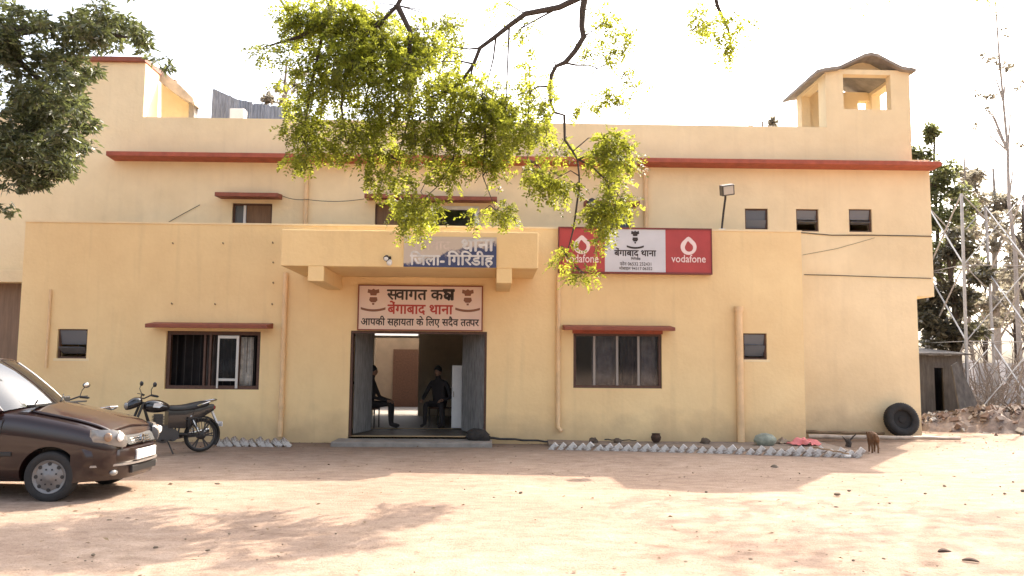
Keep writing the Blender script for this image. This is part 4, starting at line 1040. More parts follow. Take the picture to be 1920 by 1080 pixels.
# ------------------------------------------------------------------ motorcycle
def motorcycle(label, group):
    c = thing('motorcycle', label, 'motorcycle', (0,0,0), 0, group)
    blk = mat('black_bike_paint', (.012,.012,.014), .2, coat=.6); eng = mat('engine_alloy', (.075,.07,.068), .5, metal=.6); seatm = mat('black_vinyl', (.018,.016,.015), .5, bump=.1)
    def wheel(x):
        wh = thing('wheel', None, None, (x,0,.30)); wh.parent = c
        q = MB(); q.lathe([(.25,-.02),(.262,-.04),(.285,-.038),(.30,-.02),(.303,0),(.30,.02),(.285,.038),(.262,.04),(.25,.02)], (0,0,0), (0,1,0), 40, closed=True); q.build('tyre', M['rubber'], wh, smooth=True, local=True)
        q = MB(); q.lathe([(.235,-.022),(.255,-.03),(.255,.03),(.235,.022)], (0,0,0), (0,1,0), 40, closed=True); q.build('rim', eng, wh, smooth=True, local=True)
        q = MB(); q.lathe([(.03,-.09),(.075,-.06),(.08,0),(.075,.06),(.03,.09)], (0,0,0), (0,1,0), 20)
        for k in range(6):
            a = 2*pi*k/6
            for d in (-.12, .12): q.beam((cos(a)*.07, 0, sin(a)*.07), (cos(a+d)*.24, 0, sin(a+d)*.24), .022, .018, (0,1,0))
        q.build('hub', eng, wh, smooth=True, local=True)
    wheel(.64); wheel(-.64)
    q = MB()
    for s_ in (-1, 1):
        q.tube([(.64,s_*.085,.30),(.50,s_*.085,.64),(.40,s_*.085,.92)], .022, 10)
        q.tube([(-.64,s_*.10,.30),(-.05,s_*.07,.36)], .022, 8); q.tube([(.34,s_*.03,.86),(.1,s_*.07,.78),(-.35,s_*.09,.70),(-.72,s_*.08,.74)], .016, 8)
        q.tube([(.36,s_*.02,.80),(.24,s_*.06,.45),(.0,s_*.09,.24),(-.2,s_*.09,.3),(-.25,s_*.09,.70)], .016, 8)
    q.build('frame', M['iron'], c, smooth=True, local=True)
    q = MB()
    for s_ in (-1, 1):
        pts = []
        for k in range(60):
            a = k*.9; u = k/59; pts.append(Vector((-.56,s_*.13,.36)).lerp(Vector((-.40,s_*.11,.66)), u)+Vector((cos(a)*.028, sin(a)*.028, 0)))
        q.tube(pts, .008, 5); q.tube([(-.57,s_*.13,.34),(-.39,s_*.11,.68)], .013, 8)
    q.build('shock_absorber', M['chrome'], c, smooth=True, local=True)
    q = MB(); q.tube([(.06,-.12,.33),(.06,.12,.33)], .13, 20); q.tube([(-.10,-.11,.33),(-.10,.11,.33)], .11, 20); q.box(-.12,.1,-.09,.09,.28,.5)
    for k in range(8): q.box(.04,.20,-.085,.085,.46+.028*k,.472+.028*k)
    q.box(.06,.18,-.065,.065,.44,.70); e = q.build('engine', eng, c, smooth=True, local=True)
    q = MB(); q.tube([(.2,-.06,.52),(.26,-.1,.36),(.16,-.14,.24),(-.15,-.15,.24),(-.3,-.16,.27)], .022, 10); q.tube([(-.28,-.16,.27),(-.85,-.19,.36)], [.04,.05], 14); q.build('exhaust', M['chrome'], c, smooth=True, local=True)
    # tank
    q = MB(); rg_ = []
    for x, w, zb, zt in ((.40,.05,.80,.86),(.36,.10,.76,.92),(.26,.145,.72,.965),(.12,.15,.72,.955),(.0,.12,.74,.90),(-.08,.08,.76,.84)):
        rg_.append([Vector((x, w*cos(a), (zb+zt)/2+(zt-zb)/2*sin(a))) for a in [2*pi*k/16 for k in range(16)]])
    q.loft(rg_); q.build('tank', blk, c, smooth=True, local=True, sub=1)
    for s_ in (-1, 1):
        q = MB(); q.prism([(.27,s_*.148,.83),(.16,s_*.155,.815),(.10,s_*.150,.86),(.15,s_*.150,.90),(.25,s_*.146,.895)], (0,s_*.006,0)); q.build('tank_decal', mat('silver_decal', (.62,.62,.62), .3, metal=.2), c, local=True)  # pale patch on each tank side, a glint put in as colour
    q = MB(); rg_ = []
    for x, w, z0, z1 in ((.02,.10,.75,.84),(-.10,.13,.73,.84),(-.30,.14,.72,.84),(-.42,.14,.73,.87),(-.62,.13,.77,.91),(-.78,.09,.81,.91)):
        rg_.append([Vector((x,-w,z0)),Vector((x,-w*1.05,(z0+z1)/2)),Vector((x,-w*.8,z1)),Vector((x,0,z1+.015)),Vector((x,w*.8,z1)),Vector((x,w*1.05,(z0+z1)/2)),Vector((x,w,z0))])
    q.loft(rg_); q.build('seat', seatm, c, smooth=True, local=True, sub=1)
    q = MB(); rg_ = []
    for x, w, z0, z1 in ((-.02,.09,.46,.76),(-.3,.13,.44,.765),(-.55,.11,.58,.80),(-.84,.06,.74,.85)):
        rg_.append([Vector((x,-w,z0)),Vector((x,-w*1.1,(z0+z1)/2)),Vector((x,-w,z1)),Vector((x,w,z1)),Vector((x,w*1.1,(z0+z1)/2)),Vector((x,w,z0))])
    q.loft(rg_); q.build('side_panel', blk, c, smooth=True, local=True, angle=50)
    q = MB(); q.ell((-.84,0,.79), (.05,.07,.045), 12, 8); q.build('tail_light', mat('dark_red_lens', (.25,.02,.02), .2), c, smooth=True, local=True)
    q = MB(); q.tube([(-.5,-.15,.83),(-.72,-.15,.90),(-.88,-.06,.93),(-.88,.06,.93),(-.72,.15,.90),(-.5,.15,.83)], .013, 8); q.build('grab_rail', M['chrome'], c, smooth=True, local=True)
    def fender(cx, a0, a1, r_, m):
        q = MB(); n = 14; rg_ = []
        for k in range(n):
            a = a0+(a1-a0)*k/(n-1); d = Vector((cos(a),0,sin(a))); o_ = Vector((cx,0,.30))+d*r_
            rg_.append([o_+Vector((0,-.06,0))-d*.03, o_+Vector((0,-.035,0)), o_+Vector((0,.035,0)), o_+Vector((0,.06,0))-d*.03, o_+Vector((0,.03,0))-d*.012, o_+Vector((0,-.03,0))-d*.012])
        q.loft(rg_); q.build('fender', m, c, smooth=True, local=True)
    fender(.64, R(20), R(150), .345, blk); fender(-.64, R(40), R(215), .345, M['black'])
    q = MB(); q.box(-1.0, -.988, -.09, .09, .44, .53); q.beam((-.93,0,.50),(-.99,0,.50), .05, .02); q.beam((-.80,0,.78),(-.93,0,.50), .06, .03); q.build('number_plate', M['white'], c, local=True)
    # headlamp cowl, bars, mirrors
    q = MB(); rg_ = []
    for x, w, z0, z1 in ((.40,.10,.86,1.0),(.50,.13,.82,1.02),(.60,.12,.78,.98),(.69,.06,.78,.87)):
        rg_.append([Vector((x, w*cos(a), (z0+z1)/2+(z1-z0)/2*sin(a))) for a in [2*pi*k/12 for k in range(12)]])
    q.loft(rg_); hd = q.build('headlamp_cowl', blk, c, smooth=True, local=True, sub=1)
    q = MB(); q.ell((.665,0,.86), (.03,.085,.06), 14, 8); q.build('headlamp', M['lamp_glass'], hd, smooth=True, local=True)
    q = MB(); q.tube([(.26,-.37,1.02),(.34,-.24,1.04),(.40,-.08,.98),(.40,.08,.98),(.34,.24,1.04),(.26,.37,1.02)], .013, 8)
    for s_ in (-1, 1): q.tube([(.27,s_*.355,1.022),(.33,s_*.25,1.038)], .02, 8); q.tube([(.32,s_*.26,1.04),(.36,s_*.40,1.05)], .007, 6)
    q.build('handlebar', M['black'], c, smooth=True, local=True)
    for s_ in (-1, 1):
        q = MB(); q.tube([(.335,s_*.25,1.04),(.36,s_*.30,1.14),(.33,s_*.33,1.20)], .007, 6); q.ell((.32,s_*.345,1.225), (.022,.068,.045), 16, 8); mr_ = q.build('mirror', M['black'], c, smooth=True, local=True)
        q = MB(); q.ell((.305,s_*.345,1.225), (.010,.060,.038), 16, 8); q.build('mirror_glass', M['chrome'], mr_, smooth=True, local=True)
    q = MB()
    for k in range(7): q.tube([(-.36-.05*k,.19,.62),(-.40-.05*k,.20,.30)], .006, 6)
    q.tube([(-.34,.19,.63),(-.72,.19,.60),(-.76,.20,.30),(-.36,.20,.29),(-.34,.19,.63)], .009, 6); q.tube([(-.3,.14,.6),(-.36,.19,.6)], .008, 6); q.build('leg_guard', M['iron'], c, smooth=True, local=True)
    q = MB(); q.tube([(-.02,.10,.24),(-.08,.24,.015)], .012, 8); q.tube([(-.1,.1,.25),(-.02,.32,.26)], .014, 8); q.tube([(.08,-.1,.25),(.08,-.30,.27)], .016, 8); q.tube([(.08,.1,.25),(.08,.30,.27)], .016, 8); q.build('stand', M['iron'], c, smooth=True, local=True)
    return c
bike = motorcycle('black motorcycle parked against the left wall, headlamp towards the car bonnet', 'motorcycles')
hd_ = pi - YAW + R(42); rw = G(374, 847)
bike.rotation_euler = (0, R(4)*0, hd_); bike.location = (rw.x+cos(hd_)*.60, rw.y+sin(hd_)*.60, 0); bike.scale = (.95, .95, .95)
bk2 = copy_tree(bike); p = D(163, 720, 12.6); h2 = pi/2+R(60)
bk2['label'] = 'motorcycle hidden behind the car with only its pale mirror showing above the bonnet'
bk2.rotation_euler = (0, 0, h2); off = Vector((.32*cos(h2)+.345*sin(h2), .32*sin(h2)-.345*cos(h2), 0)); bk2.location = (p.x-off.x, p.y-off.y, 0)

# ------------------------------------------------------------------ people
def skin(name, verts, edges, radii, m, parent, root=0, sub=2, smooth_=True):
    me = bpy.data.meshes.new(name); me.from_pydata([tuple(v) for v in verts], edges, []); me.materials.append(m)
    o = bpy.data.objects.new(name, me); COL.objects.link(o); o.parent = parent
    sk = o.modifiers.new('skin', 'SKIN'); sk.use_smooth_shade = True
    for i, r_ in enumerate(radii):
        r_ = r_ if hasattr(r_, '__len__') else (r_, r_); me.skin_vertices[0].data[i].radius = r_
        me.skin_vertices[0].data[i].use_root = (i == root)
    s_ = o.modifiers.new('sub', 'SUBSURF'); s_.levels = sub; s_.render_levels = sub
    bake(o)
    return o
class Rig:
    def __init__(s): s.v = []; s.e = []; s.r = []
    def n(s, p, r_, par=None):
        s.v.append(Vector(p)); s.r.append(r_)
        if par is not None: s.e.append((par, len(s.v)-1))
        return len(s.v)-1
cloth_dark = mat('dark_clothes', (.030,.025,.026), .9, var=.2, scale=5)
skinm = mat('brown_skin', (.26,.145,.095), .6); hairm = mat('black_hair', (.008,.007,.007), .6)
def person(label, loc, rz, handL, handR, kneeL, kneeR, footL, footR, lean=.05):
    """seated figure, local x = facing direction; seat height .45"""
    c = thing('person', label, 'person', loc, rz)
    g = Rig()
    pel = g.n((0,0,.50), (.16,.14)); sp = g.n((.02+lean*.4,0,.70), (.15,.125), pel); ch = g.n((.03+lean*.8,0,.92), (.175,.125), sp); nk = g.n((.04+lean,0,1.06), (.075,.07), ch); 
    nk2 = g.n((.055+lean,0,1.12), .056, nk); hd = g.n((.07+lean,0,1.19), (.072,.08), nk2); hd2 = g.n((.065+lean,0,1.27), (.078,.092), hd); g.n((.06+lean,0,1.325), (.055,.065), hd2)
    hands = []
    for s_, hand, knee, foot in ((1, handL, kneeL, footL), (-1, handR, kneeR, footR)):
        sh = g.n((.03+lean*.9, s_*.17, .985), .065, ch); sh2 = g.n((.04+lean*.8, s_*.215, .93), .055, sh)
        H = Vector(hand); S_ = Vector((.04+lean*.8, s_*.215, .93)); mid = (S_+H)/2; d = (H-S_).length; bend = math.sqrt(max(.0004, .29**2-(d/2)**2)) if d < .58 else .02
        el = mid+Vector((-.35, s_*.55, -.6)).normalized()*bend
        e_ = g.n(el, .042, sh2); wr_ = g.n(H, .027, e_); dirv = (H-el).normalized()
        pm = g.n(H+dirv*.075, (.022,.036), wr_); hands.append((H, dirv, s_, pm, wr_))
        hip = g.n((.05, s_*.10, .50), .095, pel); kn = g.n(knee, .06, hip); an = g.n(Vector(foot)+Vector((-.02,0,.08)), .04, kn); g.n(Vector(foot)+Vector((.16,0,.035)), .034, an)
    body = skin('body', g.v, g.e, g.r, cloth_dark, c)
    # skin of head and hands: separate surfaces over the clothed figure
    q = MB(); hc = Vector((.065+lean,0,1.235)); q.ell(hc, (.098,.078,.122), 18, 14); q.ell(hc+Vector((.10,0,-.01)), (.022,.014,.026), 8, 6)
    for s_ in (-1, 1): q.ell(hc+Vector((-.005,s_*.078,-.005)), (.022,.010,.034), 8, 6); q.cur = 1; q.ell(hc+Vector((.086,s_*.032,.018)), (.010,.013,.008), 8, 6); q.cur = 0
    q.cur = 2; q.ell(hc+Vector((.088,0,-.058)), (.010,.024,.007), 8, 6)
    q.build('face', [skinm, M['black'], mat('lips', (.12,.05,.04), .6)], c, smooth=True, local=True)
    q = MB(); q.ell(hc+Vector((-.012,0,.03)), (.104,.086,.112), 18, 12); q.build('hair', hairm, c, smooth=True, local=True)
    for H, dv, s_, _, _ in hands:
        g = Rig(); side = dv.cross(Vector((0,0,1))).normalized(); dn = side.cross(dv); dn = dn if dn.z < 0 else -dn
        w0 = g.n(H, .026); p1 = g.n(H+dv*.05, (.018,.036), w0); p2 = g.n(H+dv*.085, (.016,.038), p1)
        for k, (o_, L) in enumerate(((-.030,.062),(-.010,.075),(.010,.070),(.029,.055))):
            a = g.n(H+dv*.10+side*o_, .0095, p2); b_ = g.n(H+dv*(.10+L*.5)+side*o_*1.1+dn*.012, .0088, a); g.n(H+dv*(.10+L*.85)+side*o_*1.1+dn*.035, .0078, b_)
        a = g.n(H+dv*.045+side*.046*(-s_)+dn*.008, .012, p1); g.n(H+dv*.085+side*.062*(-s_)+dn*.02, .0095, a)
        skin('hand', g.v, g.e, g.r, skinm, c, sub=1)
    return c
def chair(label, loc, rz):
    c = thing('chair', label, 'chair', loc, rz)
    q = MB(); q.box(-.21,.21,-.21,.21,.40,.435); q.build('seat', M['frame'], c, local=True, bevel=.01)
    q = MB(); q.box(-.215,-.19,-.20,.20,.62,.86); q.build('backrest', M['frame'], c, local=True, bevel=.01)
    for x in (-.2, .19):
        for y in (-.19, .19): q = MB(); q.tube([(x,y,0),(x,y,.40 if x > 0 else .88)], .016, 8); q.build('leg', M['iron'], c, local=True)
    return c
fl_z = .12
a = P(826, 800, 2.6); chair('dark chair under the seated person on the right in the gateway', (a.x, 2.6, fl_z), -pi/2-R(25))
person('dark-clothed person seated facing out on the right inside the gateway', (a.x, 2.6, fl_z), -pi/2-R(25), (.46,.30,.62), (.40,-.26,.60), (.44,.24,.52), (.44,-.15,.52), (.44,.26,0), (.46,-.16,0), .10)
b_ = P(690, 800, 2.2); chair('dark chair behind the left gate leaf', (b_.x, 2.2, fl_z), R(-8))
person('dark-clothed person seated sideways behind the left gate leaf with knees showing', (b_.x, 2.2, fl_z), R(-8), (.40,.2,.60), (.44,-.16,.60), (.50,.14,.53), (.52,-.11,.54), (.52,.14,0), (.55,-.11,0), .02)
a = P(856, 805, 1.75); w_ = X(866, 750, 1.75)-X(846, 750, 1.75)
cb = thing('white_cabinet', 'tall narrow white cabinet standing inside the gateway beside the right leaf', 'cabinet', (a.x, 1.75, fl_z))
zt = Z(685, 856, 1.75)
q = MB(); q.box(a.x-w_/2, a.x+w_/2, 1.75, 2.1, fl_z+.03, zt); q.build('cabinet_body', M['white'], cb, bevel=.01)
q = MB(); q.box(a.x-w_/2+.012, a.x+w_/2-.012, 1.735, 1.75, fl_z+.06, zt-.02); dr = q.build('cabinet_door', M['white'], cb, bevel=.006)
q = MB(); q.tube([(a.x-w_/2+.04, 1.715, fl_z+.7), (a.x-w_/2+.04, 1.715, fl_z+.82)], .008, 8); q.build('handle', M['chrome'], dr)
# tube light over the passage opening
x0, x1 = back_hole[0], back_hole[1]; zt = Z(638, 745, YB-T-.08)
tb = thing('tube_light', 'lit fluorescent tube fixed above the passage opening inside the gate', 'lamp', ((x0+x1)/2, YB-T, zt))
em = bpy.data.materials.new('lit_tube'); em.use_nodes = True; b__ = em.node_tree.nodes['Principled BSDF']; b__.inputs['Emission Color'].default_value = (1,.92,.82,1); b__.inputs['Emission Strength'].default_value = .55; b__.inputs['Base Color'].default_value = (.7,.7,.7,1)
zt = back_hole[3]+.05
q = MB(); q.box(x0, x1, YB-T-.05, YB-T-.003, zt, zt+.10); q.build('batten', M['white'], tb)
q = MB(); q.tube([(x0+.03, YB-T-.075, zt+.05), (x1-.03, YB-T-.075, zt+.05)], .028, 12); q.build('tube', em, tb, smooth=True)
# dark bundle by the gate's right jamb
c = P(895, 826, -.22); q = MB(); rg = random.Random(9); q.ell((0,0,0), (.22,.15,.14), 14, 9, .12, rg); q.ell((.13,-.05,-.04), (.13,.1,.09), 12, 8, .12, rg)
o = q.build('bundle', mat('dark_bundle', (.03,.025,.022), .9, var=.3, scale=7, bump=.5), None, smooth=True); o.location = (c.x, -.24, .17); tag(o, 'dark bundle on the step against the right gate jamb', 'bundle')

# ------------------------------------------------------------------ small dog by the kerb
def dog():
    gp_ = G(1637, 848); c = thing('dog', 'small brown dog standing by the right end of the brick row, head low', 'dog', (gp_.x, gp_.y, 0), R(78))
    fur = mat('brown_fur', (.15,.075,.035), .9, var=.35, scale=12, bump=.4)
    g = Rig(); k = .84
    def V(x, y, z): return Vector((x, y, z))*k
    pel = g.n(V(-.17,0,.36), (.075,.085)); a = g.n(V(-.05,0,.36), (.07,.075), pel); ch = g.n(V(.09,0,.35), (.08,.10), a); nk = g.n(V(.19,0,.39), .055, ch); n2 = g.n(V(.26,0,.37), .045, nk)
    hd = g.n(V(.32,0,.34), .05, n2); mz = g.n(V(.39,0,.30), .03, hd); g.n(V(.43,0,.28), .022, mz)
    for s_ in (-1, 1):
        e = g.n(V(.30,s_*.04,.385), .018, hd); g.n(V(.28,s_*.06,.42), .008, e)
        h1 = g.n(V(-.17,s_*.055,.28), .05, pel); h2_ = g.n(V(-.13,s_*.06,.20), .032, h1); h3 = g.n(V(-.21,s_*.06,.12), .018, h2_); h4 = g.n(V(-.19,s_*.06,.015), .016, h3); g.n(V(-.155,s_*.06,.012), .016, h4)
        f1_ = g.n(V(.10,s_*.055,.25), .035, ch); f2_ = g.n(V(.08,s_*.055,.15), .021, f1_); f3_ = g.n(V(.10,s_*.055,.015), .016, f2_); g.n(V(.13,s_*.055,.012), .016, f3_)
    t1 = g.n(V(-.25,0,.40), .022, pel); t2 = g.n(V(-.32,0,.36), .017, t1); g.n(V(-.35,0,.28), .010, t2)
    skin('body', g.v, g.e, g.r, fur, c)
    q = MB(); q.ell(V(.452,0,.278), (.012,.014,.01), 8, 6)
    for s_ in (-1, 1): q.ell(V(.365,s_*.034,.345), (.008,.006,.008), 8, 6)
    q.build('eyes_nose', M['black'], c, local=True)
dog()
# ------------------------------------------------------------------ foliage
def leaf_object(name, m, cen, along, nor, length, width, parent=None):
    """many small folded leaves: two quads each"""
    n = len(cen); side = np.cross(nor, along); side /= np.linalg.norm(side, axis=1, keepdims=True)+1e-9
    L = length[:, None]; W = width[:, None]
    base = cen; tip = cen+along*L; mid = cen+along*L*.45
    a = mid+side*W+nor*W*.35; b_ = mid-side*W+nor*W*.35
    v = np.stack([base, a, tip, b_], 1).reshape(-1, 3)
    idx = np.arange(n)[:, None]*4
    f = np.concatenate([idx+[0, 1, 2], idx+[0, 2, 3]], 1).reshape(-1)
    me = bpy.data.meshes.new(name); nf = n*2
    me.vertices.add(len(v)); me.vertices.foreach_set('co', v.astype(np.float32).reshape(-1))
    me.loops.add(nf*3); me.loops.foreach_set('vertex_index', f.astype(np.int32))
    me.polygons.add(nf); me.polygons.foreach_set('loop_start', (np.arange(nf)*3).astype(np.int32))
    me.update(calc_edges=True); me.materials.append(m)
    o = bpy.data.objects.new(name, me); COL.objects.link(o)
    if parent is not None: o.parent = parent; 
    return o
def unit(a): return a/(np.linalg.norm(a, axis=-1, keepdims=True)+1e-9)
def fronds(rs, centers, rad, per, flen, nl, ll, lw, droop=.5):
    """compound leaves: each frond carries nl pairs of leaflets; returns leaf arrays"""
    C, A, N_, Ln, Wd = [], [], [], [], []
    for c, r_, k in zip(centers, rad, per):
        for _ in range(k):
            d = rs.normal(size=3); d /= np.linalg.norm(d); p = np.array(c)+d*np.array(r_)*rs.uniform(.15, 1)**.6
            out = d*.8+rs.normal(size=3)*.6+np.array([0, 0, -droop]); out /= np.linalg.norm(out)
            up = np.array([0, 0, 1.])+rs.normal(size=3)*.5; sd_ = np.cross(out, up); sd_ /= np.linalg.norm(sd_); nn = np.cross(sd_, out)
            fl = flen*rs.uniform(.6, 1.2)
            for i in range(nl):
                u = (i+.5)/nl; q = p+out*fl*u+np.array([0, 0, -.25*fl*u*u])
                for s_ in (-1, 1):
                    a = sd_*s_*.85+out*.55+rs.normal(size=3)*.22; C.append(q); A.append(a); N_.append(nn+rs.normal(size=3)*.35)
                    Ln.append(ll*rs.uniform(.7, 1.25)*(1-.35*abs(u-.4))); Wd.append(lw*rs.uniform(.75, 1.2))
    return np.array(C), unit(np.array(A)), unit(np.array(N_)), np.array(Ln), np.array(Wd)
def limb_tubes(q, lines, r0_, r1_, wob=.0, rs=None):
    for ln in lines:
        pts = [Vector(p) for p in ln]; n = len(pts)
        q.tube(pts, [r0_+(r1_-r0_)*i/(n-1) for i in range(n)], 7)

# --- foreground tree: limbs enter from above, feathery yellow-green leaves
def front_tree():
    rs = np.random.RandomState(11)
    tr = thing('shade_tree', 'feathery yellow-green tree whose lit branches hang in front of the building', 'tree', (9.6, -7.6, 0))
    base = Vector((9.6,-7.6,0))
    DD = 11.6
    def pt(px, py, d=DD): return D(px, py, d)
    q = MB()
    fork = Vector((8.9,-7.2,5.2))
    q.tube([(9.6,-7.6,-.1),(9.55,-7.6,.5),(9.35,-7.45,2.4),(9.1,-7.3,4.0),fork], [.42,.30,.25,.23,.22], 14)
    J1 = Vector((5.2,-5.6,8.2)); J2 = Vector((2.6,-4.9,8.0))
    q.tube([fork, (7.4,-6.5,7.2), J1, J2, pt(1130,-70)], [.2,.17,.14,.12,.09], 10)
    q.tube([fork, (8.6,-8.5,7.2), (7.6,-10.5,9), (6.0,-12,10)], [.18,.14,.1,.05], 8); q.tube([fork, (9.8,-6,7), (10.8,-4.5,9)], [.15,.1,.05], 8)
    q.tube([fork, (9.6,-5.6,7.4), (10.0,-3.2,9.4), (9.6,-1.2,10.6)], [.17,.13,.09,.04], 10); q.tube([(9.9,-4.2,8.6), (8.6,-2.8,9.9), (7.8,-1.6,10.6)], [.07,.05,.02], 7)
    q.build('trunk', M['bark'], tr, smooth=True)
    q = MB()
    A = pt(1130,-70)
    main = [J2, pt(1250,-60), pt(1130,-25), pt(1048,14), pt(985,26), pt(955,48), pt(930,68), pt(900,90), pt(888,120), pt(868,150), pt(840,170), pt(800,185)]
    q.tube(main, [.085,.065,.052,.046,.042,.037,.033,.03,.026,.022,.018,.010], 8)
    b2 = [A, pt(1100,-20), pt(1092,20), pt(1091,50), pt(1094,70), pt(1078,96), pt(1060,117), pt(1043,124), pt(1034,140), pt(1031,162), pt(1033,196), pt(1040,211), pt(1058,216), pt(1059,262), pt(1074,284), pt(1083,300), pt(1086,330), pt(1086,352), pt(1082,385), pt(1079,412)]
    q.tube(b2, [.062,.055,.046,.042,.04,.038,.038,.028,.028,.025,.022,.02,.02,.018,.016,.014,.012,.010,.008,.006], 8)
    tw = [[pt(1060,118), pt(1080,122), pt(1105,122), pt(1120,128), pt(1140,119), pt(1155,119), pt(1170,138)],
          [pt(1031,162), pt(1008,163), pt(996,170), pt(990,205), pt(991,250), pt(990,300)],
          [pt(993,175), pt(992,150), pt(992,115)], [pt(985,26), pt(1010,20), pt(1040,14)], [pt(1048,14), pt(1000,40), pt(975,55), pt(962,75)],
          [pt(955,48), pt(953,90), pt(951,140), pt(949,200), pt(945,260)], [pt(900,90), pt(880,92), pt(850,88), pt(820,96)], [pt(888,120), pt(865,115), pt(830,116), pt(800,115)],
          [pt(888,120), pt(880,150), pt(850,165), pt(800,200)], [pt(930,68), pt(925,110), pt(915,150), pt(905,190)],
          [pt(1083,300), pt(1100,292), pt(1125,288), pt(1150,310)], [pt(1083,298), pt(1110,312), pt(1138,340), pt(1145,365), pt(1140,400)], [pt(1038,211), pt(1026,228), pt(1024,262)],
          [pt(868,150), pt(858,220), pt(850,300), pt(820,350), pt(775,390)], [pt(905,190), pt(910,260), pt(905,330), pt(930,395)], [pt(1086,352), pt(1075,430), pt(1062,480), pt(1095,512)]]
    left = [[J2, pt(1000,-140), pt(800,-90), pt(745,10), pt(718,38), pt(700,62), pt(697,100), pt(694,150), pt(680,210)], [pt(800,-90), pt(640,-60), pt(610,40), pt(595,110), pt(580,180), pt(570,250)],
            [pt(718,38), pt(680,70), pt(650,120), pt(640,200), pt(650,270)], [pt(745,10), pt(770,60), pt(765,140), pt(770,210), pt(745,300)], [pt(610,40), pt(560,70), pt(495,88)],
            [J2, (1.8,-6.5,9), (.5,-8,10), (-1.5,-9,10.5)], [J1, (5,-3.5,9.5), (4.4,-2.5,10.5)], [J2, pt(1330,-60,11), pt(1345,10,11), pt(1365,55,11), pt(1372,88,11)]]
    limb_tubes(q, tw, .016, .004); limb_tubes(q, left, .045, .008)
    # clumps: (px, py, rx, ry, fronds, depth offset)
    cl = [(620,55,75,45,119,0),(560,45,30,35,37,0.2),(590,140,55,55,105,0.1),(655,130,45,60,93,-0.2),(490,88,22,14,9,0),(530,105,20,20,6,0),(590,245,48,45,62,.1),(560,285,30,18,18,.1),(650,265,55,45,60,-.1),(690,190,55,60,62,.2),
          (740,140,50,50,64,-0.2),(765,78,45,22,34,0),(860,55,40,25,23,0.1),(745,215,55,55,60,.1),(790,250,45,45,55,-.2),(810,180,50,40,51,0.2),(835,90,30,40,16,-.1),(700,285,50,20,22,0),
          (870,215,40,60,42,0),(905,255,55,50,62,.2),(950,235,40,50,36,-.1),(960,180,30,30,16,.1),(885,300,60,18,22,0),(900,325,30,14,12,.1),(835,322,40,20,18,.1),(775,375,42,40,52,-.1),(740,325,42,24,26,.1),(790,402,18,16,10,0),(755,410,28,14,14,.1),
          (930,402,36,14,18,0),(905,398,16,9,6,.1),(985,260,35,40,30,.1),(1010,235,28,25,20,-.1),(1000,310,40,26,28,.1),(1045,260,30,30,20,.1),(1040,340,32,28,22,0),(1035,370,12,16,7,0),(1075,345,26,12,10,0),
          (1130,262,32,22,24,.1),(1165,300,30,32,30,-.1),(1125,300,28,28,24,.1),(1165,340,26,16,16,.1),(1150,385,32,26,36,0),(1118,405,24,20,20,.1),(1128,430,14,22,14,.1),(1118,455,10,12,6,.1),
          (1120,182,32,12,15,0),(1085,192,18,12,5,.2),(1175,95,16,20,8,0),(1140,112,18,14,6,.1),(1120,80,12,26,5,.1),(1185,175,9,20,5,.1),(1175,130,12,10,3,0),(1145,22,16,12,8,0),(995,165,12,34,7,.1),(1010,190,22,10,8,.1),(1012,202,14,12,5,0),
          (1340,28,28,22,15,-.6),(1372,82,18,15,10,-.6),(1330,60,14,16,6,-.6),(1385,30,20,14,7,-.6),(1062,492,18,14,6,-.1),(1100,516,24,9,8,-.1),(1058,470,12,8,3,-.1),(700,60,40,35,20,.1),(900,140,25,30,8,0),(985,120,14,20,3,0),(920,20,30,14,5,0),(705,115,40,45,60,.3),(680,25,50,18,34,.1),(730,40,40,25,26,.2),(800,40,30,20,12,0),(580,30,30,25,24,.1),(985,60,22,16,7,.1),(1090,95,10,20,4,.2),(1165,55,14,12,5,0),(770,130,45,40,50,.3),(860,160,45,40,44,.2),(905,185,45,40,46,-.2),(955,205,35,30,28,.2),(800,80,45,30,26,.3),(650,40,45,30,40,.3),(940,290,40,14,14,0),(830,235,40,35,40,.2),(560,220,30,40,28,.2),(1040,150,8,14,2,.2)]
    cen, rad, per = [], [], []
    for px, py, rx, ry, k, do in cl:
        d = DD-.0+do*1.2; sc = d/F_PX
        sub = max(1, int(k/9))
        for _ in range(sub):
            ox, oy = rs.uniform(-.75, .75), rs.uniform(-.7, .7)
            if ox*ox+oy*oy > .9: ox *= .6; oy *= .6
            c = D(px+ox*rx, py+oy*ry, d+rs.uniform(-.45, .45)); f_ = .62 if sub > 1 else 1
            cen.append(tuple(c)); rad.append((rx*sc*f_, max(.16, rx*sc*.7), ry*sc*f_)); per.append(max(2, int(round(k/sub*2.3))))
    # twigs carrying the sprays
    sk = [Vector(p) for ln in [main, b2]+tw+left for p in ln]
    for c in cen:
        c = Vector(c); up_ = [p for p in sk if p.z > c.z-.15] or sk; p = min(up_, key=lambda v: (v-c).length)
        if .1 < (p-c).length < 2.2:
            mid = p.lerp(c, .5)+Vector((rs.normal()*.05, rs.normal()*.05, .10)); q.tube([p, mid, c, c+Vector((rs.normal()*.06, rs.normal()*.06, -.16))], [.010,.007,.005,.002], 5)
    q.build('branches', M['bark'], tr, smooth=True)
    # crown beyond the frame
    for k in range(34):
        t_ = rs.uniform(0, 1); c = Vector((9.5,-7,8.2)).lerp(Vector((.5,-6.2,9.6)), t_); cen.append((c.x+rs.uniform(-1,1), c.y+rs.uniform(-2.2,1.6), max(8.4, c.z+rs.uniform(-.4,2)))); rad.append((.6,.6,.45)); per.append(16)
    for k in range(64):
        gx, gy, z = rs.uniform(1.6,5.6), rs.uniform(-10.0,-6.8), rs.uniform(9.6,11.2)
        cen.append((gx+.678*z, gy+.88*z, z)); rad.append((.5,.5,.3)); per.append(13)
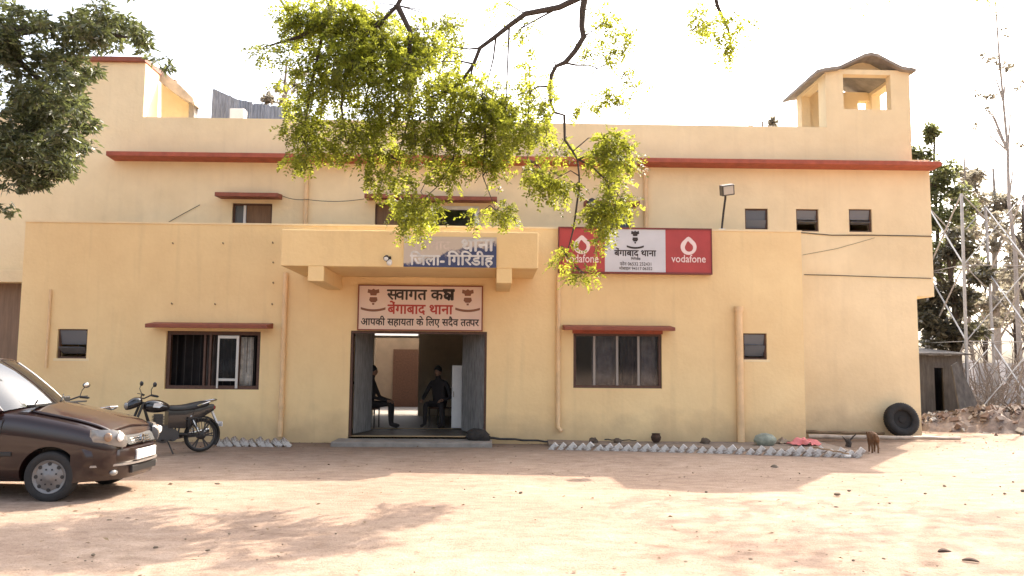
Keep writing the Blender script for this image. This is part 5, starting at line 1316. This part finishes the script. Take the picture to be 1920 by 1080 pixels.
    C, A_, N_, Ln, Wd = fronds(rs, cen, rad, per, .23, 7, .070, .0150)
    C = C-np.array(base)
    m = leafmat('feathery_leaf', [(.026,.035,.007),(.042,.052,.010),(.060,.068,.012),(.078,.080,.016)], (.50,.52,.055), .5, .5)
    leaf_object('crown', m, C, A_, N_, Ln, Wd, tr)
front_tree()

# --- dark tree on the left: long drooping leaves in whorls
def whorls(rs, cen, rad, per, ll, lw, k=8, droop=.55):
    C, A, N_, Ln, Wd = [], [], [], [], []
    for c, r_, n in zip(cen, rad, per):
        for _ in range(n):
            d = rs.normal(size=3); d /= np.linalg.norm(d); p = np.array(c)+d*np.array(r_)*rs.uniform(.2, 1)**.5
            for i in range(k):
                a = rs.normal(size=3); a[2] = a[2]*.5-droop; a += d*.3; C.append(p+rs.normal(size=3)*.03); A.append(a); N_.append(rs.normal(size=3)+np.array([0,0,.8])); Ln.append(ll*rs.uniform(.6,1.25)); Wd.append(lw*rs.uniform(.7,1.2))
    return np.array(C), unit(np.array(A)), unit(np.array(N_)), np.array(Ln), np.array(Wd)
def left_tree():
    rs = np.random.RandomState(5); base = Vector((-10.6,-3.2,0))
    tr = thing('dark_tree', 'dense dark green tree with drooping leaves at the upper left before the stair tower', 'tree', base)
    DD = 12.6; pt = lambda px, py, d=DD: D(px, py, d)
    q = MB(); q.tube([base-Vector((0,0,.1)), base+Vector((0,0,.4)), base+Vector((.2,.0,2.6)), base+Vector((.3,0,4.2))], [.5,.36,.3,.28], 14); tk_ = base+Vector((.3,0,4.2))
    q.tube([tk_, pt(-120,150), pt(0,60), pt(120,50), pt(240,70)], [.2,.15,.1,.06,.02], 8); q.tube([tk_, pt(-100,300), pt(20,260), pt(110,220)], [.18,.12,.06,.02], 8); q.tube([tk_, pt(-160,0), pt(-40,-160), pt(120,-150)], [.2,.15,.1,.04], 8); q.tube([tk_, tk_+Vector((-1.5,.5,2)), tk_+Vector((-2.8,1,3.5))], [.18,.12,.05], 8)
    q.tube([pt(0,60), pt(40,120), pt(100,170), pt(140,200)], [.07,.05,.03,.01], 7); q.tube([pt(20,260), pt(50,310), pt(60,350)], [.05,.03,.01], 7)
    q.build('trunk', M['bark'], tr, smooth=True)
    cl = [(25,35,45,40,34),(20,100,45,40,40),(75,30,30,20,8),(110,110,40,40,30),(140,40,40,24,26),(200,45,45,28,34),(250,60,28,22,16),(180,85,40,14,16),(268,80,14,12,4),(85,150,60,45,50),(150,165,22,30,18),(40,190,60,45,50),(110,215,45,35,40),(40,260,55,40,46),(105,265,30,32,28),(150,235,14,18,9),
          (30,310,45,22,28),(95,315,30,20,16),(60,338,30,12,14),(70,290,60,35,36),(120,250,40,40,30),(30,230,50,50,40),(135,300,8,12,4),(20,350,22,12,4),(50,352,7,6,2),(4,392,8,8,3),(150,130,24,14,10),(302,117,12,7,3),(-40,150,60,120,50),(-60,330,60,60,30),(-100,30,70,80,40),(60,-60,90,40,50),(190,-50,70,40,36),(-60,-120,110,70,50),(300,-80,60,40,18)]
    cen, rad, per = [], [], []
    for px, py, rx, ry, n in cl:
        sc = DD/F_PX; sub = max(1, n//7)
        for _ in range(sub):
            c = D(px+rs.uniform(-.7,.7)*rx, py+rs.uniform(-.7,.7)*ry, DD+rs.uniform(-.8,.8)); cen.append(tuple(c)); f_ = .55 if sub > 1 else 1; rad.append((rx*sc*f_, .35, ry*sc*f_)); per.append(max(1, int(n/sub*3.2)))
    C, A_, N_, Ln, Wd = whorls(rs, cen, rad, per, .13, .021, 9)
    m = leafmat('drooping_leaf', [(.05,.058,.034),(.075,.088,.042),(.11,.12,.065),(.095,.085,.065)], (.22,.25,.08), .33, .28)
    leaf_object('crown', m, C-np.array(base), A_, N_, Ln, Wd, tr)
left_tree()

# --- trees beyond the right end of the building
def bg_tree(name, label, gpt, H, trunk_r, lean, clumps, leaf, m, bark, seed, group='trees beyond the right end of the building', dens=2.4):
    rs = np.random.RandomState(seed); base = Vector(gpt); tr = thing(name, label, 'tree', base, 0, group)
    q = MB(); n = 8; pts = [Vector((lean*(i/n)**1.3+rs.uniform(-.06,.06), rs.uniform(-.06,.06), H*i/n-.05*(i == 0))) for i in range(n+1)]
    q.tube(pts, [trunk_r*(1-.8*i/n)+.012 for i in range(n+1)], 9)
    cen, rad, per = [], [], []
    for x, z, rx, rz_, k in clumps:
        i = min(n, max(1, int(max(0, (z-.8))/H*n))); s_ = pts[i]; e = Vector((x, rs.uniform(-.5,.5)*rx, z)); q.tube([s_, s_.lerp(e, .5)+Vector((0,0,.12)), e], [trunk_r*.35+.01, trunk_r*.2+.008, .006], 6)
        sub = max(1, k//5)
        for _ in range(sub):
            o_ = Vector((rs.uniform(-.75,.75)*rx, rs.uniform(-.7,.7)*rx, rs.uniform(-.75,.75)*rz_)); cen.append(tuple(e+o_)); rad.append((rx*.5, rx*.5, rz_*.5)); per.append(max(1, int(k/sub*dens)))
            if rs.rand() < .5: q.tube([e, e+o_], [.012,.004], 5)
    q.build('trunk', bark, tr, smooth=True, local=True)
    C, A_, N_, Ln, Wd = whorls(rs, cen, rad, per, leaf, leaf*.22, 8, .25)
    leaf_object('crown', m, C, A_, N_, Ln, Wd, tr)
    return tr
lf_d = leafmat('dark_far_leaf', [(.035,.035,.028),(.06,.055,.04),(.10,.09,.065)], (.16,.15,.08), .35, .3)
lf_g = leafmat('olive_far_leaf', [(.05,.06,.03),(.085,.09,.04),(.12,.12,.07)], (.30,.32,.12), .4, .4)
lf_haze = leafmat('greyish_far_leaf', [(.14,.12,.10),(.20,.175,.14),(.28,.245,.20)], (.42,.38,.28), .5, .45)  # leaf colours paled to stand in for haze over the far trees
def base_at(px, dep): v = D(px, 689, dep); return Vector((v.x, v.y, 0))
def ht(py, dep): return 1.56+(690-py)*dep/F_PX
M['bark_grey'] = mat('grey_bark', (.34,.31,.28), .95, var=.25, scale=5, bump=.4)
d = 27.0; k_ = d/F_PX
bg_tree('narrow_tree', 'narrow olive tree rising right behind the building corner', base_at(1766, d), ht(225, d), .10, .1,
        [(0,ht(250,d),.25,.35,20),(.1,ht(300,d),.7,.5,26),(-.5,ht(285,d),.35,.3,10),(.3,ht(345,d),.7,.5,36),(-.3,ht(370,d),.6,.5,30),(.5,ht(400,d),.7,.5,30),(-.2,ht(430,d),.8,.5,36),(.3,ht(470,d),.7,.5,30),(-.4,ht(500,d),.6,.5,24)], .20, lf_g, M['bark'], 1, dens=3.4)
d = 25.0
bg_tree('bushy_tree', 'dark bushy tree low behind the shed roof', base_at(1800, d), ht(430, d), .14, -.2,
        [(-.6,ht(500,d),.7,.5,34),(.1,ht(470,d),.7,.5,34),(-.4,ht(560,d),.9,.5,46),(.3,ht(560,d),.5,.5,26),(-.8,ht(610,d),.6,.45,32),(0,ht(625,d),.6,.45,34),(-.6,ht(650,d),.7,.3,26),(.7,ht(520,d),.5,.4,16),(-1.1,ht(570,d),.35,.5,20)], .22, lf_d, M['bark'], 2, dens=3.2)
d = 38.0
bg_tree('pale_tree', 'pale greyish tree far behind the steel tower', base_at(1870, d), ht(310, d), .2, .3,
        [(-.9,ht(340,d),.9,.7,22),(.3,ht(370,d),1.0,.7,22),(-1.4,ht(430,d),1.0,.8,26),(0,ht(440,d),1.1,.8,28),(1.2,ht(400,d),.9,.8,20),(-.5,ht(500,d),1.2,.7,26),(.9,ht(510,d),1.0,.7,22),(-1.8,ht(380,d),.6,.5,10),(1.6,ht(470,d),.8,.8,16),(0,ht(570,d),1.2,.5,18),(-1.0,ht(560,d),.9,.6,18),(.8,ht(590,d),1.0,.5,18),(-.4,ht(395,d),1.0,.6,20)], .26, lf_haze, M['bark_grey'], 3, dens=3.2)
d = 30.0
bg_tree('tall_tree', 'tall thin sparse tree with a bare pale trunk at the right edge', base_at(1912, d), ht(-20, d), .085, -.2,
        [(-.3,ht(60,d),.35,.5,8),(-.5,ht(95,d),.5,.4,14),(.1,ht(110,d),.4,.5,14),(-.8,ht(170,d),.45,.12,12),(-1.0,ht(158,d),.2,.2,4),(-.9,ht(205,d),.2,.35,5),(-1.3,ht(230,d),.2,.35,4),(.4,ht(150,d),.5,.4,9),(.4,ht(260,d),.4,.4,8)], .16, lf_haze, M['bark_grey'], 4, dens=1.3)
d = 33.0
bg_tree('thin_tree', 'thin grey sapling pole with few leaves left of the steel tower', base_at(1822, d), ht(205, d), .06, .1,
        [(.3,ht(330,d),.5,.5,14),(.5,ht(360,d),.6,.5,18),(-.3,ht(370,d),.4,.4,8),(.6,ht(420,d),.7,.5,16),(-.2,ht(440,d),.5,.4,10)], .24, lf_haze, M['bark_pale'], 6)
d = 31.0
bg_tree('bushy_tree', 'brownish bushy tree at the right frame edge behind the steel tower', base_at(1935, d), ht(380, d), .16, .0,
        [(-.5,ht(420,d),.6,.5,14),(0,ht(450,d),.8,.5,20),(-.8,ht(500,d),.7,.5,18),(-.3,ht(560,d),.9,.5,20),(.6,ht(540,d),.8,.6,18),(-.6,ht(600,d),.7,.4,14)], .22, lf_haze, M['bark'], 7)
# more of the same wood further out and behind the building
for i, (px, dep, top) in enumerate(((2040, 34, 330), (2130, 40, 300), (1690, 46, 330), (1790, 55, 470), (1850, 60, 480), (1905, 52, 470), (2230, 38, 360), (1960, 58, 440))):
    rs_ = random.Random(i); s_ = dep/F_PX; hh = ht(top, dep)
    bg_tree('bushy_tree', ['leafy tree beyond the right frame edge','far tree closing the view behind the yard'][1 if 1700 < px < 1930 else 0], base_at(px, dep), hh, .18, .2,
            [(rs_.uniform(-1.6,1.6), hh*rs_.uniform(.35,.98), 1.0, .7, 22) for _ in range(9)], .30, lf_haze if i % 2 else lf_g, M['bark'], 30+i, 'far trees')
for i, (bx, by, hh) in enumerate(((16.4,1.6,8.2),(18.6,3.4,9.5),(20.5,1.0,8.5))):
    rs_ = random.Random(90+i)
    bg_tree('sparse_tree', 'sparse bare-branched tree outside the right frame edge', Vector((bx,by,0)), hh, .13, rs_.uniform(-.6,.6), [(rs_.uniform(-1.8,1.8), hh*rs_.uniform(.4,.98), .6, .4, 5) for _ in range(12)], .2, lf_haze, M['bark_pale'], 95+i, 'far trees', 1.0)
# tree tops behind the roof
d = 30.0
bg_tree('roof_side_tree', 'pale leafy tree top showing over the parapet left of the hanging foliage', base_at(512, d), ht(110, d), .15, .1,
        [(.2,ht(170,d),.5,.5,16),(-.5,ht(185,d),.4,.3,8),(.4,ht(130,d),.35,.3,8),(0,ht(230,d),.8,.5,26),(-.6,ht(240,d),.4,.4,12),(.7,ht(205,d),.5,.4,14)], .22, lf_haze, M['bark_pale'], 12, 'trees behind the roof')
bg_tree('roof_side_tree', 'small leaf tuft peeping over the parapet left of the turret', base_at(1440, d), ht(222, d), .12, .0,
        [(-.5,ht(234,d),.25,.12,5),(.6,ht(226,d),.35,.22,8),(0,ht(270,d),.7,.4,12)], .2, lf_haze, M['bark_pale'], 13, 'trees behind the roof')

# ------------------------------------------------------------------ steel lattice tower
def lattice():
    d = 23.0; a = base_at(1812, d); b_ = base_at(1958, d); w_ = b_.x-a.x; Ht = 6.6
    t_ = thing('lattice_tower', 'grey steel lattice tower with crossed bracing at the right edge', 'tower', ((a.x+b_.x)/2, a.y+w_/2, 0))
    cx, cy = (a.x+b_.x)/2, a.y+w_/2
    def corner(sx, sy, z): f_ = (1-.16*z/Ht)*w_/2; return Vector((cx+sx*f_, cy+sy*f_, z))
    lv = [0, 2.3, 4.5, 6.6]
    for sx, sy in ((-1,-1),(1,-1),(1,1),(-1,1)):
        q = MB(); q.beam(corner(sx,sy,-.1), corner(sx,sy,Ht), .065, .065); q.build('leg', M['galv'], t_)
    for (s0, s1) in (((-1,-1),(1,-1)), ((1,-1),(1,1)), ((1,1),(-1,1)), ((-1,1),(-1,-1))):
        q = MB()
        for i in range(len(lv)-1):
            q.beam(corner(*s0,lv[i]), corner(*s1,lv[i+1]), .045, .015); q.beam(corner(*s1,lv[i])+Vector((.02,.02,0)), corner(*s0,lv[i+1])+Vector((.02,.02,0)), .045, .015)
            if i: q.beam(corner(*s0,lv[i]), corner(*s1,lv[i]), .045, .02)
        q.build('bracing', M['galv'], t_)
lattice()

# ------------------------------------------------------------------ shed, low wall, rubble at the right
d = 22.5
a, b_ = base_at(1716, d), base_at(1806, d); zt = ht(668, d)
sh = thing('tin_shed', 'low dark tin shed with a doorway beyond the building corner', 'shed', ((a.x+b_.x)/2, a.y, 0))
M['shed'] = mat('sooty_tin', (.085,.075,.068), .8, var=.4, scale=3, stretch=(4,4,.7), bump=.2)
dx0, dx1 = base_at(1752, d).x, base_at(1769, d).x
q = MB(); wall_open(q, a.x, b_.x, -.1, zt, a.y, a.y+.08, [(dx0, dx1, .35, zt-.35)]); q.box(a.x, a.x+.08, a.y+.08, a.y+2.4, -.1, zt); q.box(b_.x-.08, b_.x, a.y+.08, a.y+2.4, -.1, zt); q.box(a.x, b_.x, a.y+2.4, a.y+2.48, -.1, zt); q.build('wall', M['shed'], sh)
q = MB(); q.hexa([(a.x-.15,a.y-.25,zt+.0),(b_.x+.15,a.y-.25,zt+.0),(b_.x+.15,a.y+2.6,zt+.22),(a.x-.15,a.y+2.6,zt+.22),(a.x-.15,a.y-.25,zt+.05),(b_.x+.15,a.y-.25,zt+.05),(b_.x+.15,a.y+2.6,zt+.27),(a.x-.15,a.y+2.6,zt+.27)]); q.build('roof', M['shed'], sh)
q = MB(); q.box(dx0+.0, dx1, a.y-.03, a.y+.0, .30, .35); q.build('sill', M['concrete'], sh)
# leaning plank panel
c0 = base_at(1822, 21.5); q = MB(); q.hexa([(c0.x-.3,c0.y,0),(c0.x+.45,c0.y+.1,0),(c0.x+.45,c0.y+.16,0),(c0.x-.3,c0.y+.06,0),(c0.x-.25,c0.y+.5,1.6),(c0.x-.05,c0.y+.55,1.7),(c0.x-.05,c0.y+.61,1.7),(c0.x-.25,c0.y+.56,1.6)])
tag(q.build('leaning_panel', M['shed'], None), 'dark pointed sheet leaning at the right end of the tin shed', 'panel')
d = 29.0; a, b_ = base_at(1800, d), base_at(2080, d); zt = ht(682, d)
wl_ = thing('boundary_wall', 'low whitish boundary wall with posts behind the steel tower', 'wall', (a.x, a.y, 0))
q = MB(); q.box(a.x, b_.x, a.y, a.y+.2, -.1, zt); q.build('panel', mat('grey_white_wash', (.42,.41,.40), .9, var=.25, scale=1.5), wl_)
for k in range(5): q = MB(); x = a.x+(b_.x-a.x)*(k+.3)/5; q.box(x, x+.22, a.y-.06, a.y+.26, -.1, zt+.12); q.build('post', M['white'], wl_)
def shrub(name, label, base, h, n, m, seed, spread=.6):
    rs = random.Random(seed); q = MB()
    for k in range(n):
        p = Vector(base)+Vector((rs.uniform(-.25,.25), rs.uniform(-.25,.25), -.05)); d = Vector((rs.gauss(0,spread*.5), rs.gauss(0,spread*.5), 1)); pts = [p.copy()]; L = h*rs.uniform(.5,1.1)/7
        for i in range(7): d += Vector((rs.gauss(0,.18), rs.gauss(0,.18), rs.gauss(0,.1))); d.normalize(); p = p+d*L; pts.append(p.copy())
        q.tube(pts, [.022*(1-.85*i/7)+.003 for i in range(8)], 5)
        for t in range(5):
            i = rs.randint(2, 6); e = pts[i]+Vector((rs.gauss(0,.4), rs.gauss(0,.4), rs.uniform(0,.5)))*h*.22; q.tube([pts[i], pts[i].lerp(e,.5)+Vector((0,0,.04)), e], [.010,.007,.003], 4)
    o = q.build(name, m, None, smooth=True); return tag(o, label, 'shrub', 'dry shrubs at the right edge')
for i, (px, dep, h_, lab) in enumerate(((1838,24.5,2.6,'leafless pale shrub nearest the tin shed'),(1868,25.5,3.2,'tallest leafless pale shrub below the steel tower'),(1900,24,2.4,'leafless pale shrub below the right leg of the steel tower'),(1932,25,3.0,'leafless pale shrub cut by the right frame edge'),(1850,27,3.6,'tangled grey shrub behind the steel tower'))):
    shrub('dry_shrub', lab, base_at(px, dep), h_, 16, M['bark_pale'], 60+i)

def rubble():
    rs = random.Random(21); q = MB()
    def mound(cx, cy, rx, ry, h, n=14):
        vs = []; m_ = n
        for j in range(m_+1):
            for i in range(m_+1):
                u, v = 2*i/m_-1, 2*j/m_-1; r2 = u*u+v*v; z = h*max(0, 1-r2)**.8*(1+.3*sin(9*u+cx)*cos(7*v)) - .03
                vs.append((cx+u*rx, cy+v*ry, z+rs.uniform(-.03,.03)*(z > 0)))
        q.add(vs, [(j*(m_+1)+i, j*(m_+1)+i+1, (j+1)*(m_+1)+i+1, (j+1)*(m_+1)+i) for j in range(m_) for i in range(m_)])
    cs = []
    for px, dep, rx, ry, h in ((1770,20.5,1.0,1.0,.35),(1850,20.2,1.3,1.2,.55),(1925,20.0,1.3,1.3,.6),(2010,19.5,1.4,1.4,.5),(1800,22.0,1.4,.8,.3)):
        b = base_at(px, dep); mound(b.x, b.y, rx, ry, h); cs.append((b, rx, ry, h))
    for k in range(700):
        b, rx, ry, h = rs.choice(cs); u, v = rs.gauss(0,.5), rs.gauss(0,.5); z = h*max(0, 1-u*u-v*v)**.8; q.cur = rs.choice((1,1,2,3,0))
        s_ = rs.uniform(.03,.11); ax = Vector((rs.gauss(0,1), rs.gauss(0,1), rs.gauss(0,.4))).normalized(); ay = ax.orthogonal().normalized(); az = ax.cross(ay)
        q.obox((b.x+u*rx, b.y+v*ry, z+.02), ax*s_, ay*s_*rs.uniform(.35,.7), az*s_*rs.uniform(.15,.5))
    o = q.build('rubble', [mat('rubble_earth', (.19,.145,.12), .95, var=.35, scale=6, bump=.6), mat('broken_brick', (.17,.115,.09), .9, var=.3, scale=8), mat('broken_concrete', (.38,.35,.31), .9, var=.2, scale=8), M['rock']], None)
    tag(o, 'heap of broken brick and debris in front of the tin shed', 'rubble', None, 'stuff')
rubble()

# ------------------------------------------------------------------ stones and scraps strewn over the yard
seen = [(355,922,9),(408,908,10),(205,976,9),(100,994,7),(175,1040,8),(390,1031,8),(348,1010,6),(430,1000,6),(452,912,5),(590,886,5),(598,899,7),(570,890,5),(845,1006,9),(868,1004,5),(880,1007,10),(878,1034,9),(907,1028,8),(924,1038,6),(938,1036,8),(976,924,9),(926,932,6),(967,965,8),(1070,980,6),(1105,1001,8),(1122,938,5),(1260,988,8),(1268,938,7),(1240,947,6),(1227,945,6),(1324,922,5),(1425,940,6),(1592,920,7),(1568,951,8),(1570,927,12),(1498,998,9),(1286,1054,10),(1407,1048,8),(1493,1052,6),(1600,1050,9),(1657,1047,7),(1655,1017,9),(1613,1034,6),(1771,911,7),(1872,972,9),(1884,925,6),(1918,920,8),(1385,1034,6),(1460,966,8),(1668,943,6),(1860,1034,6),(1452,876,16),(700,955,6),(813,968,6),(1022,976,4),(857,1028,5),(530,1020,5),(160,1050,5),(292,1026,8),(1810,945,5),(1690,900,5),(1735,925,5),(1350,974,5),(1395,972,6),(985,1020,6),(630,1000,5)]
M['pebble'] = mat('yard_stone', (.16,.12,.085), .95, var=.3, scale=20, bump=.5)
pebs = []
for k in range(4):
    q = MB(); q.ell((0,0,.25), (1,.75,.5), 9, 6, .2, random.Random(50+k)); pebs.append(q.build('stone', M['pebble'], None, smooth=True, angle=30))
used = set(); prg = random.Random(77)
allp = list(seen)
for _ in range(70):
    allp.append((prg.uniform(0,1920), prg.uniform(880,1075), prg.uniform(2,4)))
for i, (px, py, w_) in enumerate(allp):
    if px < 200 and py < 960: continue
    g_ = G(px, py); s_ = w_*(g_-CAM).length/F_PX*.55; k = i % 4
    if k not in used: o = pebs[k]; used.add(k)
    else: o = pebs[k].copy(); COL.objects.link(o)
    o.location = (g_.x, g_.y, -.006); o.scale = (s_, s_*prg.uniform(.7,1), s_*prg.uniform(.6,.95)); o.rotation_euler = (0,0,prg.uniform(0,6.3))
    tag(o, 'small brown stone lying loose on the sandy yard', 'stone', 'loose stones on the yard')
# two larger scraps near the lower right corner
for (px, py, lab, r_) in ((1771, 1036, 'dark curved scrap on the sand near the lower right corner, farther one', .2), (1820, 1054, 'dark slanted scrap on the sand near the lower right corner, nearer one', -.5)):
    g_ = G(px, py); q = MB(); n = 9; vs = []
    for i in range(n):
        u = i/(n-1)*2-1
        for v in (-1, 1): vs.append((u*.062, v*.022*(1-.6*u*u), .012+.020*(1-u*u)*(.6+.4*v)))
    q.add(vs, [(2*i, 2*i+1, 2*i+3, 2*i+2) for i in range(n-1)]); o = q.build('scrap', M['clay'], None, smooth=True); s_ = o.modifiers.new('t', 'SOLIDIFY'); s_.thickness = .006
    o.location = (g_.x, g_.y, .0); o.rotation_euler = (0,0,r_); tag(o, lab, 'scrap')

# ------------------------------------------------------------------ dry leaf litter
def litter():
    rs = np.random.RandomState(8); pts = []
    for _ in range(700): pts.append((rs.uniform(-9,11), rs.uniform(-12,-.3)))
    for _ in range(420): pts.append((rs.uniform(9.2,15), rs.uniform(-1.5,5.5)))
    for _ in range(240): pts.append((rs.uniform(-8.5,9), -.05-abs(rs.normal())*.45))
    C = np.array([(x, y, .012) for x, y in pts]); n = len(C); a = rs.normal(size=(n,3)); a[:,2] *= .12; nn = rs.normal(size=(n,3))*.25+np.array([0,0,1.])
    o = leaf_object('leaf_litter', leafmat('dry_leaf', [(.10,.06,.035),(.18,.115,.06),(.26,.19,.11)], (.2,.12,.05), .7, .15), C, unit(a), unit(nn), rs.uniform(.03,.075,n), rs.uniform(.008,.02,n))
    tag(o, 'dry leaves strewn over the yard', 'leaves', None, 'stuff')
litter()
